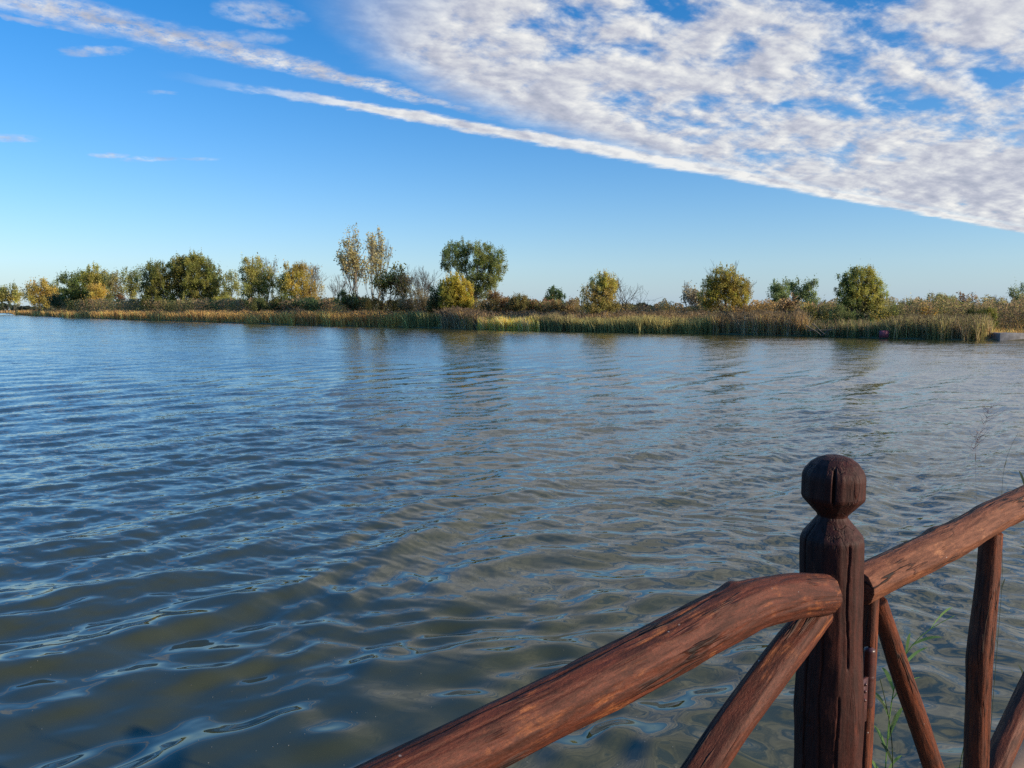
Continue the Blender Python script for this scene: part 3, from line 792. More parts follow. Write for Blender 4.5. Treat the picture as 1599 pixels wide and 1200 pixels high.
tree('slender_tree', 'slender loose green tree with sky showing through left of the big willow mass', 'tree', 240, (206, 484), [(199, 434, 6, 12, 0), (211, 430, 9, 9, 0), (208, 446, 11, 13, 1), (206, 462, 8, 12, 1)], [(0.10, 0.115, 0.04), (0.15, 0.14, 0.045)], 0.75, stems=2)
tree('willow', 'widest olive green willow thicket with many pale stems', 'tree', 215, (285, 484),
     [(298, 418, 22, 18, 1), (318, 425, 20, 16, 0), (272, 424, 20, 16, 1), (244, 430, 20, 16, 0), (228, 446, 16, 18, 0), (252, 452, 22, 18, 1), (284, 446, 24, 20, 2), (316, 448, 24, 18, 1), (338, 446, 14, 16, 0),
      (236, 468, 18, 12, 0), (270, 470, 22, 10, 0), (305, 468, 24, 12, 2), (336, 466, 16, 12, 0), (280, 408, 12, 8, 2), (305, 406, 12, 8, 1)],
     [(0.085, 0.09, 0.026), (0.14, 0.135, 0.034), (0.11, 0.10, 0.035)], 1.3, stems=9, bark=(0.2, 0.17, 0.12))
tree('pale_tree', 'small pale green tree leaning on the right end of the willow thicket', 'tree', 210, (362, 484), [(360, 436, 11, 10, 0), (366, 450, 9, 12, 0), (356, 458, 10, 12, 0)], [(0.16, 0.16, 0.06)], 0.75, stems=2)
tree('yellow_bush', 'low olive yellow bush at the foot of the small pale green tree', 'bush', 200, (352, 486), [(340, 474, 15, 8, 0), (362, 474, 18, 8, 1), (378, 478, 10, 6, 0)], [(0.20, 0.17, 0.035), (0.16, 0.14, 0.03)], 1.4, stems=5)
bare_tree('birch', 'half bare grey birch behind the leaning yellow green tree', 'tree', 175, (412, 486), 402, 52, (0.24, 0.2, 0.15), 3, [(0.2, 0.17, 0.07)], 350)
tree('yellow_green_tree', 'yellow green tree with a leaning left crown beside a bare birch', 'tree', 168, (402, 486), [(395, 416, 15, 13, 0), (386, 430, 12, 12, 0), (402, 438, 15, 18, 1), (392, 456, 14, 14, 1), (416, 452, 12, 16, 1), (424, 436, 10, 12, 0)],
     [(0.22, 0.19, 0.055), (0.13, 0.14, 0.045)], 0.9, stems=4)
tree('golden_tree', 'golden orange tree left of two leafless birches', 'tree', 165, (455, 486), [(452, 428, 12, 14, 0), (470, 425, 14, 12, 1), (444, 446, 14, 16, 2), (466, 446, 18, 18, 0), (486, 454, 16, 16, 1), (455, 468, 20, 12, 2), (484, 472, 14, 10, 1)],
     [(0.27, 0.195, 0.045), (0.22, 0.15, 0.045), (0.14, 0.135, 0.042)], 1.0, stems=5)
bare_tree('birch', 'leafless grey birch rising behind the golden orange tree', 'tree', 172, (493, 486), 412, 38, (0.26, 0.22, 0.17), 2, [(0.25, 0.18, 0.07)], 120)
bare_tree('thin_tree', 'small thin leafless tree right of the golden orange tree', 'tree', 150, (526, 486), 430, 30, (0.20, 0.17, 0.13), 1, spread=0.5, tr=0.08)
tree('dark_bush', 'dark olive bush below the golden orange tree', 'bush', 155, (418, 487), [(404, 476, 18, 9, 0), (432, 475, 18, 9, 0)], [(0.055, 0.06, 0.022)], 1.4, stems=5)
tree('dark_bush', 'dark bush at the foot of the two leafless birches', 'bush', 152, (484, 487), [(470, 477, 17, 9, 0), (504, 476, 20, 9, 0)], [(0.07, 0.06, 0.025)], 1.4, stems=5)
bare_tree('poplar', 'tallest thin poplar with sparse orange leaves, left of its twin', 'tree', 128, (556, 488), 358, 46, (0.22, 0.17, 0.12), 2, [(0.33, 0.28, 0.12), (0.28, 0.26, 0.12), (0.31, 0.23, 0.10)], 3600, up=0.95, tr=0.17, spread=0.30, leaf=1.0)
bare_tree('poplar', 'tall pale poplar almost without leaves, right hand one of the twin pair', 'tree', 130, (588, 488), 360, 38, (0.27, 0.23, 0.18), 2, [(0.34, 0.30, 0.16), (0.30, 0.27, 0.14)], 2000, up=0.95, tr=0.16, spread=0.30, lean=0.0, leaf=0.9)
tree('dark_bush', 'dark green bush left of the tall twin poplars', 'bush', 128, (546, 488), [(540, 466, 14, 11, 0), (556, 470, 14, 10, 0), (548, 476, 20, 8, 1)], [(0.07, 0.08, 0.03), (0.05, 0.05, 0.025)], 1.3, stems=5)
bare_tree('olive_tree', 'upright olive and gold tree just right of the twin poplars', 'tree', 124, (608, 488), 412, 52, (0.17, 0.14, 0.09), 4, [(0.26, 0.22, 0.06), (0.32, 0.24, 0.06), (0.22, 0.20, 0.06)], 3000, up=0.9, tr=0.1, spread=0.33, leaf=1.05)
tree('dark_bush', 'low dark bush between the twin poplars and the bare spreading tree', 'bush', 122, (585, 489), [(582, 474, 22, 8, 0), (620, 477, 20, 7, 0)], [(0.055, 0.05, 0.022)], 1.3, stems=5)
bare_tree('bare_tree', 'leafless spreading tree left of the big green two crowned tree', 'tree', 118, (660, 488), 417, 58, (0.17, 0.145, 0.115), 3, spread=0.45, tr=0.10, up=0.8)
tree('grey_bush', 'round purplish grey bush under the leafless spreading tree', 'bush', 112, (652, 490), [(652, 468, 20, 14, 0), (638, 476, 13, 9, 0), (668, 474, 13, 11, 1)], [(0.115, 0.085, 0.06), (0.08, 0.06, 0.04)], 1.0, stems=6, leaf=0.8)
tree('green_tree', 'biggest dark green tree with two joined crowns near the centre', 'tree', 118, (742, 490),
     [(714, 390, 16, 14, 0), (703, 405, 14, 14, 0), (722, 412, 14, 14, 0), (748, 396, 18, 15, 1), (768, 402, 18, 16, 0), (778, 420, 13, 14, 1), (752, 420, 20, 16, 0), (766, 438, 18, 13, 1), (736, 434, 14, 12, 0), (696, 418, 9, 8, 0), (745, 448, 16, 12, 1), (730, 390, 9, 8, 0), (758, 456, 14, 10, 0), (738, 462, 11, 11, 1)],
     [(0.07, 0.092, 0.035), (0.105, 0.115, 0.036)], 0.95, fork=0.45, bark=(0.13, 0.11, 0.08), tr=0.15, clump=3.2)
tree('golden_bush', 'dense golden green bush in front of the two crowned tree', 'bush', 107, (712, 497), [(708, 446, 18, 17, 0), (722, 456, 15, 16, 0), (698, 462, 14, 16, 1), (712, 474, 24, 15, 0), (704, 482, 18, 10, 1), (728, 480, 10, 11, 0)],
     [(0.27, 0.20, 0.03), (0.15, 0.14, 0.028)], 1.5, stems=6, clump=3.0)
tree('dark_bush', 'dark bush half hidden behind the left of the dense golden bush', 'bush', 108, (684, 492), [(682, 462, 9, 15, 0), (678, 476, 11, 11, 0)], [(0.045, 0.05, 0.022)], 1.3, stems=3)
tree('red_bush', 'reddish brown bush right of the dense golden bush', 'bush', 104, (775, 492), [(774, 468, 12, 10, 0), (764, 478, 13, 10, 1), (786, 476, 12, 10, 0)], [(0.14, 0.075, 0.04), (0.10, 0.075, 0.04)], 1.0, stems=5)
tree('brown_bush', 'rounded olive brown bush between red bush and the pine', 'bush', 102, (816, 493), [(816, 474, 17, 11, 0), (802, 478, 12, 9, 1), (834, 480, 13, 9, 0)], [(0.095, 0.08, 0.03), (0.12, 0.08, 0.035)], 1.3, stems=5)
tree('pine', 'small dark green pine standing alone above brown bushes', 'pine tree', 112, (866, 492), [(866, 456, 8, 7, 0), (860, 464, 10, 7, 0), (873, 464, 9, 7, 0), (866, 474, 15, 7, 0), (856, 473, 8, 6, 0)], [(0.03, 0.05, 0.026)], 1.5, clump=2.6, fork=0.5)
tree('rusty_bush', 'rusty brown bush in front of the small dark pine', 'bush', 100, (872, 494), [(868, 480, 17, 9, 0), (890, 480, 14, 8, 0)], [(0.15, 0.085, 0.04)], 1.1, stems=6)
bare_tree('bare_tree', 'leafless fan of branches on the right of the yellow crowned tree', 'tree', 95, (950, 494), 434, 90, (0.16, 0.125, 0.09), 3, spread=0.5, lean=0.35, tr=0.09, up=0.7, levels=4)
tree('yellow_tree', 'yellow and green crowned tree beside a leafless fan of branches', 'tree', 93, (936, 494), [(947, 440, 14, 14, 0), (932, 446, 14, 14, 1), (956, 452, 11, 15, 0), (920, 458, 13, 11, 2), (940, 462, 16, 14, 2), (932, 478, 22, 12, 3), (952, 480, 14, 11, 3)],
     [(0.27, 0.21, 0.05), (0.15, 0.16, 0.055), (0.23, 0.17, 0.06), (0.16, 0.125, 0.045)], 1.0, stems=6, clump=3.0)
tree('low_shrub', 'small grey shrub poking above the brown reeds right of the leafless fan', 'bush', 98, (1030, 494), [(1028, 482, 12, 6, 0), (1042, 483, 9, 5, 0)], [(0.17, 0.14, 0.09)], 0.8, stems=4)
bare_tree('pale_tree', 'sparse pale tree leaning on the left of the wide golden tree', 'tree', 98, (1085, 494), 442, 46, (0.28, 0.24, 0.19), 4, [(0.30, 0.25, 0.15), (0.25, 0.22, 0.14)], 1500, spread=0.4, tr=0.07)
tree('golden_tree', 'wide golden brown tree with bare twigs at its top', 'tree', 90, (1132, 496),
     [(1130, 434, 20, 16, 0), (1112, 448, 16, 12, 0), (1148, 446, 18, 14, 1), (1118, 464, 26, 11, 2), (1148, 464, 24, 11, 0), (1164, 452, 10, 10, 1), (1132, 450, 20, 14, 2), (1110, 474, 14, 8, 2), (1158, 472, 12, 8, 0)],
     [(0.20, 0.155, 0.035), (0.17, 0.13, 0.038), (0.25, 0.18, 0.035)], 1.05, fork=0.22, bare=[(1118, 430, 14, 16), (1148, 428, 18, 18), (1166, 448, 12, 12), (1108, 436, 9, 12)], bark=(0.14, 0.11, 0.075), clump=3.0, tr=0.2)
sg = 'three sage green trees in a row'
tree('sage_tree', 'left and widest of three sage green trees in a row', 'tree', 98, (1218, 496), [(1217, 448, 12, 11, 0), (1210, 462, 9, 12, 0), (1222, 462, 11, 14, 0), (1216, 476, 12, 10, 0)], [(0.08, 0.105, 0.05)], 1.15, stems=3, group=sg, bark=(0.25, 0.2, 0.15))
tree('sage_tree', 'middle and slimmest of three sage green trees in a row', 'tree', 100, (1240, 496), [(1238, 450, 9, 11, 0), (1241, 464, 10, 13, 0), (1238, 478, 9, 9, 0)], [(0.075, 0.10, 0.048)], 1.1, stems=2, group=sg, bark=(0.25, 0.2, 0.15))
tree('sage_tree', 'right hand one of three sage green trees, a gap of sky beside it', 'tree', 99, (1262, 496), [(1264, 450, 12, 10, 0), (1258, 464, 9, 13, 0), (1268, 468, 8, 11, 0), (1260, 478, 10, 8, 0)], [(0.085, 0.11, 0.05)], 1.05, stems=2, group=sg, bark=(0.25, 0.2, 0.15))
bare_tree('thin_tree', 'thin brown sapling rising in front of the sage green trees', 'tree', 84, (1232, 498), 462, 24, (0.22, 0.15, 0.10), 2, [(0.26, 0.17, 0.08)], 350, spread=0.35, tr=0.05)
tree('olive_bush', 'broad olive bush left of the round olive tree', 'bush', 82, (1280, 500), [(1268, 494, 18, 13, 0), (1290, 492, 18, 14, 1), (1304, 496, 14, 14, 0), (1280, 508, 24, 12, 1)], [(0.115, 0.11, 0.028), (0.08, 0.08, 0.025)], 1.3, stems=6)
tree('olive_tree', 'round olive tree with a full crown on the right of the bank', 'tree', 76, (1336, 510),
     [(1346, 436, 20, 14, 0), (1322, 440, 14, 12, 1), (1364, 448, 16, 14, 0), (1324, 456, 18, 12, 1), (1346, 460, 22, 14, 2), (1370, 466, 15, 14, 0), (1324, 472, 17, 9, 1), (1350, 480, 22, 12, 1), (1374, 484, 12, 10, 2), (1338, 424, 10, 6, 1), (1356, 424, 9, 6, 2)],
     [(0.155, 0.155, 0.036), (0.10, 0.115, 0.035), (0.20, 0.175, 0.04)], 1.15, fork=0.3, clump=3.0, bark=(0.07, 0.055, 0.04), tr=0.17)
tree('green_bush', 'dark green bush under the left of the round olive tree', 'bush', 74, (1318, 518), [(1312, 500, 17, 16, 0), (1332, 506, 16, 14, 0)], [(0.055, 0.07, 0.028)], 1.3, stems=6)
tree('golden_bush', 'mixed golden bush under the right of the round olive tree', 'bush', 73, (1376, 515), [(1374, 500, 16, 12, 0), (1390, 494, 14, 14, 1), (1362, 510, 14, 10, 1), (1386, 510, 10, 8, 0)], [(0.24, 0.17, 0.045), (0.11, 0.115, 0.033)], 1.2, stems=6)
tree('olive_bush', 'low olive thicket between the round olive tree and grey green bush', 'bush', 86, (1422, 500), [(1412, 484, 16, 8, 0), (1432, 480, 18, 10, 1), (1420, 494, 24, 10, 0)], [(0.13, 0.125, 0.045), (0.17, 0.125, 0.06)], 1.2, stems=6)
tree('green_bush', 'tall grey green bush standing highest among the right hand bushes', 'bush', 80, (1466, 500), [(1466, 472, 13, 12, 0), (1456, 484, 14, 13, 0), (1478, 480, 14, 14, 1), (1468, 496, 20, 12, 1)], [(0.11, 0.125, 0.045), (0.15, 0.135, 0.04)], 1.15, stems=6)
bare_tree('bare_bush', 'twiggy purplish brown bush right of the tall grey green bush', 'bush', 82, (1500, 504), 460, 50, (0.16, 0.105, 0.085), 5, [(0.17, 0.11, 0.06)], 1600, spread=0.45, tr=0.05, levels=4)
tree('orange_bush', 'small bright orange bush among the reeds on the right', 'bush', 74, (1448, 508), [(1446, 488, 9, 8, 0), (1452, 497, 10, 9, 0)], [(0.36, 0.19, 0.04)], 1.2, stems=4)
tree('ivy_bush', 'dark ivy covered arching bush right of the tan reeds', 'bush', 69, (1530, 518), [(1522, 494, 13, 9, 0), (1540, 492, 14, 8, 1), (1550, 504, 9, 13, 1), (1530, 504, 16, 10, 0)], [(0.022, 0.03, 0.012), (0.10, 0.095, 0.02)], 1.5, stems=5)
tree('brown_bush', 'brown and olive thicket above the concrete quay', 'bush', 84, (1560, 504), [(1548, 482, 18, 9, 0), (1572, 484, 18, 10, 1), (1600, 486, 18, 10, 0), (1560, 496, 22, 10, 1), (1590, 498, 20, 10, 0)], [(0.13, 0.10, 0.05), (0.17, 0.125, 0.055)], 1.2, stems=7)
bare_tree('bare_bush', 'pale leafless shrub above the dark ivy covered bush', 'bush', 88, (1556, 500), 462, 34, (0.24, 0.19, 0.15), 4, spread=0.45, tr=0.04, levels=4)
tree('slim_tree', 'slim grey green tree leaning left near the right edge', 'tree', 92, (1590, 500), [(1583, 456, 6, 7, 0), (1588, 467, 7, 9, 0), (1591, 478, 7, 8, 0)], [(0.075, 0.09, 0.045)], 1.1, tr=0.08)
tree('slim_tree', 'slim dark tree cut by the right edge of the picture', 'tree', 94, (1606, 500), [(1602, 449, 6, 7, 0), (1608, 462, 8, 10, 0), (1606, 474, 8, 9, 0)], [(0.07, 0.085, 0.045)], 1.1, tr=0.08)
tree('round_tree', 'full green tree beyond the right end of the quay', 'tree', 80, (1700, 500), [(1690, 450, 24, 20, 0), (1715, 455, 24, 20, 1), (1700, 475, 28, 18, 0)], [(0.10, 0.115, 0.036), (0.15, 0.14, 0.04)], 1.0)

# fallen dead branches at the water, with the V of pale sticks
db = MB()
foot = at(1280, 523, 70.5)
for (x0, y0, x1, y1) in ((1258, 508, 1282, 524), (1284, 524, 1300, 511), (1268, 506, 1288, 522), (1262, 517, 1300, 515)):
    db.tube(bend(at(x0, y0, 70.6), at(x1, y1, 70.0), 6, 0.03), np.linspace(0.06, 0.03, 6), 5, (0.16, 0.13, 0.10))
tag(db.build('fallen_branch', M_BARK), 'crossed dead branches lying at the waterline below the olive bush', 'branch')

# small faded red board on stakes among the reeds
M_RED = mat_simple('faded_red_board', (0.26, 0.065, 0.085), (0.18, 0.045, 0.06), 4, 0.7)
c = at(1380, 529, float(shoreY(1380)) - 0.95); c[2] = 0
rt = empty('notice_board', c, 'small faded red board low at the waterline under the olive tree', 'board')
p = MB(); p.box((-0.40, -0.03, 0.10), (0.40, 0.03, 0.72)); p.build('panel', M_RED, rt)
for s_ in (-0.28, 0.28):
    p = MB(); p.box((s_ - 0.04, 0.032, -0.5), (s_ + 0.04, 0.10, 0.66), (0.1, 0.08, 0.06)); p.build('stake', M_BARK, rt)

# concrete quay at the right edge: slabs with a joint
M_CON = mat_simple('old_concrete', (0.24, 0.225, 0.215), (0.13, 0.12, 0.115), 2.2, 0.9, 0.5, 0.02)
q0 = at(1561, 532, float(shoreY(1561)) - 0.3)
rt = empty('concrete_quay', (q0[0], q0[1], 0), 'grey concrete quay slab at the waterline on the right edge', 'quay')
xs0 = 0.0
for (w, h) in ((2.05, 0.60), (3.2, 0.57), (3.2, 0.58), (3.2, 0.55)):
    p = MB(); p.box((xs0, 0, -0.9), (xs0 + w, 2.6, h)); o = p.build('slab', M_CON, rt)
    bv = o.modifiers.new('bevel', 'BEVEL'); bv.width = 0.03; bv.segments = 2
    xs0 += w + 0.06
p = MB(); p.box((0.1, 2.62, 0.3), (11, 2.9, 0.5)); p.build('kerb', M_CON, rt)

# ------------------------------------------------------------------ foreground railing
M_RAIL = mat_wood('painted_log', (0.112, 0.028, 0.013), (0.27, 0.090, 0.028), (0.040, 0.013, 0.008), worn=0.42, rough=0.5, bump=0.8)
M_RAIL2 = mat_wood('sunworn_log', (0.180, 0.062, 0.028), (0.30, 0.125, 0.055), (0.080, 0.028, 0.015), worn=0.4, rough=0.55, bump=0.8)
M_POST = mat_wood('dark_stained_post', (0.058, 0.015, 0.010), (0.10, 0.026, 0.015), (0.026, 0.009, 0.007), worn=0.25, rough=0.5, bump=0.5, speck=False, crk=0.4)
M_BRACE = mat_wood('orange_brown_log', (0.15, 0.038, 0.015), (0.28, 0.085, 0.025), (0.048, 0.017, 0.011), worn=0.25, rough=0.5, bump=0.8)

def log(path, rad, seed=0, k=80, step=0.006, flat=None, rough=0.05, knots=(), cap0=True, cap1=True, fissure=0.0):
    """a peeled log: smooth path, irregular section, knots, long fissures; returns MB"""
    path = np.asarray(path, float)
    d = np.concatenate([[0], np.cumsum(np.linalg.norm(np.diff(path, axis=0), axis=1))]); L = d[-1]
    n = max(8, int(L / step)); s = np.linspace(0, L, n)
    # smooth interpolation (Catmull style via cosine weighting of a dense linear path)
    P = np.stack([np.interp(s, d, path[:, i]) for i in range(3)], 1)
    ker = np.hanning(max(3, int(0.14 / step) | 1)); ker /= ker.sum(); h = len(ker) // 2
    Pp = np.concatenate([2 * P[0] - P[1:h + 1][::-1], P, 2 * P[-1] - P[-h - 1:-1][::-1]])
    P = np.stack([np.convolve(Pp[:, i], ker, 'valid') for i in range(3)], 1)
    rad = np.interp(s, np.linspace(0, L, len(rad)), rad)
    t = np.gradient(P, axis=0); t /= np.linalg.norm(t, axis=1)[:, None]
    ref = np.array((0, 0, 1.0)) if np.abs(t[:, 2]).max() < 0.9 else np.array((RAIL_N[0], RAIL_N[1], 0))
    a = np.cross(t, ref); a /= np.linalg.norm(a, axis=1)[:, None]; b = np.cross(a, t)
    th = np.arange(k) * 2 * math.pi / k
    ct, st_ = np.cos(th)[None], np.sin(th)[None]; S = s[:, None]
    q1 = np.stack([ct * 1.1 + 0 * S, st_ * 1.1 + 0 * S, S * 3.0 + 0 * ct], -1)
    q2 = np.stack([ct * 3.5 + 0 * S, st_ * 3.5 + 0 * S, S * 9.0 + 0 * ct], -1)
    q3 = np.stack([ct * 9 + 0 * S, st_ * 9 + 0 * S, S * 14.0 + 0 * ct], -1)
    q4 = np.stack([ct * 16 + 0 * S, st_ * 16 + 0 * S, S * 55.0 + 0 * ct], -1)
    f = 1 + rough * 1.6 * fbm(q1, 2, seed) + rough * 0.9 * fbm(q2, 3, seed + 20) + rough * 0.5 * fbm(q3, 2, seed + 40) + rough * 0.22 * fbm(q4, 2, seed + 60)
    if flat:                                               # hewn facets
        for (ang, depth) in flat:
            cd = np.cos(th - R(ang))[None] * f
            lim = 1 - depth * (0.6 + 0.8 * (vnoise(np.stack([s * 4, s * 0 + ang, s * 0], -1), seed)[:, None] * 0.5 + 0.5))
            f = np.where(cd > lim, f * lim / np.maximum(cd, 1e-3), f)
    for (ks, ka, kh, kw) in knots:
        da = (np.angle(np.exp(1j * (th - R(ka)))))[None] * rad[:, None]
        f = f + kh * np.exp(-((S - ks) ** 2 + da ** 2) / kw ** 2)
    if fissure:
        ff = vnoise(np.stack([ct * 4 + 0 * S, st_ * 4 + 0 * S, S * 2.2 + 0 * ct], -1), seed + 70)
        mk = np.clip(vnoise(np.stack([ct * 1.2 + 0 * S, st_ * 1.2 + 0 * S, S * 2.5 + 0 * ct], -1), seed + 80) * 3 + 0.2, 0, 1)
        f = f - fissure * mk * np.exp(-(ff / 0.07) ** 2)
    rr = rad[:, None] * f
    v = P[:, None] + rr[..., None] * (ct[..., None] * a[:, None] + st_[..., None] * b[:, None])
    wc = np.stack([rr * ct + seed * 1.37, rr * st_ + seed * 0.77, S + 0 * ct + seed], -1)
    mb = MB()
    i = np.arange(n - 1)[:, None] * k; j = np.arange(k)[None]
    q = np.stack([i + j, i + (j + 1) % k, i + k + (j + 1) % k, i + k + j], -1)
    mb.add(v, q, w=wc.reshape(-1, 3))
    for (use, e, sg_) in ((cap0, 0, -1), (cap1, n - 1, 1)):    # rounded sawn ends
        if not use: continue
        ringv = [v[e]]; ringw = [wc[e]]
        for (sc_, o) in ((0.93, 0.045), (0.8, 0.075), (0.5, 0.10), (0.2, 0.115), (0.01, 0.12)):
            ringv.append(P[e] + (v[e] - P[e]) * sc_ + t[e] * sg_ * rad[e] * o); ringw.append(wc[e] * np.array((sc_, sc_, 1)) + np.array((seed * 1.37 * (1 - sc_), seed * .77 * (1 - sc_), sg_ * rad[e] * o)))
        vv = np.concatenate(ringv); ww = np.concatenate(ringw)
        i = np.arange(5)[:, None] * k
        q = np.stack([i + j, i + (j + 1) % k, i + k + (j + 1) % k, i + k + j], -1)
        if sg_ < 0: q = q[..., ::-1]
        mb.add(vv, q, w=ww)
    return mb

def post_mesh():
    """octagonal hewn post with waist and faceted ball head; z in world, centred on origin"""
    prof = []
    zt = 2.190
    # (z, radius, squareness 0 = round .. 1 = octagon)
    P = [(zt, 0.002), (zt - 0.001, 0.020), (zt - 0.006, 0.034), (zt - 0.016, 0.048), (zt - 0.032, 0.0600), (zt - 0.040, 0.0632), (zt - 0.048, 0.0645), (zt - 0.086, 0.0645), (zt - 0.092, 0.0625), (zt - 0.126, 0.032), (zt - 0.131, 0.0300), (zt - 0.136, 0.0325),
         (zt - 0.172, 0.0610), (zt - 0.178, 0.0640), (zt - 0.186, 0.0650), (zt - 0.35, 0.0650), (zt - 0.42, 0.066), (zt - 0.5, 0.070), (zt - 0.56, 0.073), (zt - 0.66, 0.0705), (zt - 0.9, 0.073), (zt - 1.35, 0.075), (zt - 1.9, 0.075)]
    zz = np.array([p[0] for p in P]); rr = np.array([p[1] for p in P])
    dl = np.concatenate([[0], np.cumsum(np.hypot(np.diff(zz), np.diff(rr)))])
    s = np.concatenate([np.linspace(0, 0.75, 380), np.linspace(0.752, dl[-1], 160)])
    z = np.interp(s, dl, zz); r = np.interp(s, dl, rr)
    k = 192; th = np.arange(k) * 2 * math.pi / k
    ph = R(8)
    nf = 12
    oct_ = math.cos(math.pi / nf) / np.cos(((th + ph) % (2 * math.pi / nf)) - math.pi / nf)
    of = 0.25 + 0.75 * oct_ / oct_.max()
    of = 1 + (oct_ / oct_.mean() - 1) * 0.75
    f = np.broadcast_to(of[None], (len(s), k)).copy()
    ct, st_ = np.cos(th)[None], np.sin(th)[None]; S = z[:, None]
    f += 0.034 * fbm(np.stack([ct * 2.2 + 0 * S, st_ * 2.2 + 0 * S, S * 14 + 0 * ct], -1), 3, 3)
    f += 0.008 * fbm(np.stack([ct * 9 + 0 * S, st_ * 9 + 0 * S, S * 40 + 0 * ct], -1), 3, 8)
    # drying cracks: in the ball facing the viewer, others down the shaft
    camang = math.atan2(-RAIL_P[1], -RAIL_P[0])
    def crack(ang, z0, z1, depth, w, wob=0.03):
        nonlocal f
        zm = np.clip((S - z0) / 0.012, 0, 1) * np.clip((z1 - S) / 0.012, 0, 1)
        a_ = ang + wob * vnoise(np.stack([z * 9, z * 0 + ang * 7, z * 0], -1), 4)[:, None]
        da = np.angle(np.exp(1j * (th[None] - a_)))
        f = f - depth * zm * np.clip(1 - np.abs(da) / w, 0, 1) ** 0.7
    crack(camang + 0.02, zt - 0.100, zt - 0.018, 0.22, 0.045, 0.015)
    crack(camang - 0.95, zt - 0.30, zt - 0.140, 0.10, 0.045, 0.05)
    crack(camang - 0.75, zt - 1.5, zt - 0.30, 0.10, 0.035, 0.08)
    crack(camang + 0.55, zt - 0.45, zt - 0.175, 0.10, 0.035, 0.05)
    crack(camang - 0.25, zt - 1.4, zt - 0.36, 0.09, 0.035, 0.08)
    crack(camang + 0.25, zt - 1.1, zt - 0.50, 0.08, 0.035, 0.08)
    R_ = r[:, None] * f
    v = np.stack([R_ * ct, R_ * st_, S + 0 * ct], -1)
    i = np.arange(len(s) - 1)[:, None] * k; j = np.arange(k)[None]
    q = np.stack([i + k + j, i + k + (j + 1) % k, i + (j + 1) % k, i + j], -1)
    return v.reshape(-1, 3), q, s

# --- fixed section: post (> finial), top rail, diagonal brace
foot_z = 0.92
rt = empty('railing', (RAIL_P[0], RAIL_P[1], foot_z), 'fixed railing with dark ball topped post and rough log rail in the foreground', 'railing')
v, q, s_ = post_mesh()
k_ = 192
split = int(np.argmin(np.abs(v[::k_, 2] - (2.190 - 0.131))))
def part(name, va, qa, mat, parent, loc):
    mb = MB(); mb.add(va, qa, w=va + 0.0); return mb.build(name, mat, parent, True)
nrows = len(v) // k_
va = v.copy(); va[:, 0] += np.maximum(0, 2.06 - va[:, 2]) * 0.021; va[:, 2] -= foot_z      # the post leans a little
qr = q.reshape(-1, k_, 4)
mbp = MB(); mbp.add(va[split * k_:], (qr[split:] - split * k_).reshape(-1, 4)); post_o = mbp.build('post', M_POST, rt, True)
mbf = MB(); mbf.add(va[:(split + 1) * k_], qr[:split].reshape(-1, 4)); fin_o = mbf.build('finial', M_POST, post_o, True)

def child_log(name, path, rad, mat, parent, origin, **kw):
    mb = log(path, rad, **kw)
    o = mb.build(name, mat, parent, True, origin=origin)
    return o
OR = np.array((RAIL_P[0], RAIL_P[1], foot_z))
OFF = 0.055
pts = [onrail(1286, 929, OFF), onrail(1240, 930, OFF), onrail(1170, 944, OFF), onrail(1090, 985, OFF), onrail(1000, 1034, OFF), onrail(900, 1084, OFF), onrail(800, 1136, OFF), onrail(690, 1190, OFF)]
far_l = RAIL_P + RAIL_N * OFF - RAIL_D * 2.6
pts.append(np.array((far_l[0], far_l[1], 1.86)))
rads = [0.040, 0.043, 0.045, 0.044, 0.0395, 0.037, 0.036, 0.036, 0.037, 0.038, 0.038, 0.04, 0.04, 0.04]
child_log('top_rail', pts, rads, M_RAIL, rt, OR, seed=3, k=120, step=0.004, rough=0.06, flat=[(20, 0.07), (150, 0.05), (-70, 0.10)], knots=[(0.30, 70, 0.14, 0.018), (0.5, -40, 0.08, 0.03)], fissure=0.06)
pts = [onrail(1262, 975, 0.035), onrail(1225, 1020, 0.04), onrail(1180, 1080, 0.042), onrail(1140, 1135, 0.042), onrail(1100, 1195, 0.042), onrail(1030, 1300, 0.04), onrail(930, 1450, 0.04)]
pts.insert(0, onrail(1278, 955, 0.035))
child_log('brace', pts, [0.033, 0.035, 0.034, 0.033, 0.032, 0.032, 0.033], M_RAIL, rt, OR, seed=5, k=96, step=0.004, rough=0.05, flat=[(25, 0.14), (-60, 0.14), (115, 0.1)], fissure=0.03)
# end post of this section, outside the picture on the left
ep = RAIL_P - RAIL_D * 2.6
mb = MB(); mb.add(va[split * k_:] + np.array((ep[0] - RAIL_P[0], ep[1] - RAIL_P[1], 0)), (qr[split:] - split * k_).reshape(-1, 4)); mb.build('post', M_POST, rt, True)

# --- hinged gate section on the right
rt2 = empty('railing_gate', (RAIL_P[0] + RAIL_D[0] * 0.1, RAIL_P[1] + RAIL_D[1] * 0.1, foot_z), 'hinged railing gate with a thick lighter log rail right of the post', 'gate')
OR2 = np.array(rt2.location)
pts = [onrail(1337, 917, 0.0), onrail(1400, 886, 0), onrail(1450, 862, 0), onrail(1500, 838, 0), onrail(1545, 810, 0), onrail(1599, 785, 0)]
e = RAIL_P + RAIL_D * 1.62; pts.append(np.array((e[0], e[1], 1.90)))
child_log('top_rail', pts, [0.041, 0.045, 0.046, 0.0465, 0.047, 0.048], M_RAIL2, rt2, OR2, seed=11, k=120, step=0.004, rough=0.07, flat=[(30, 0.08), (-80, 0.1)], knots=[(0.45, 110, 0.12, 0.035)], fissure=0.05)
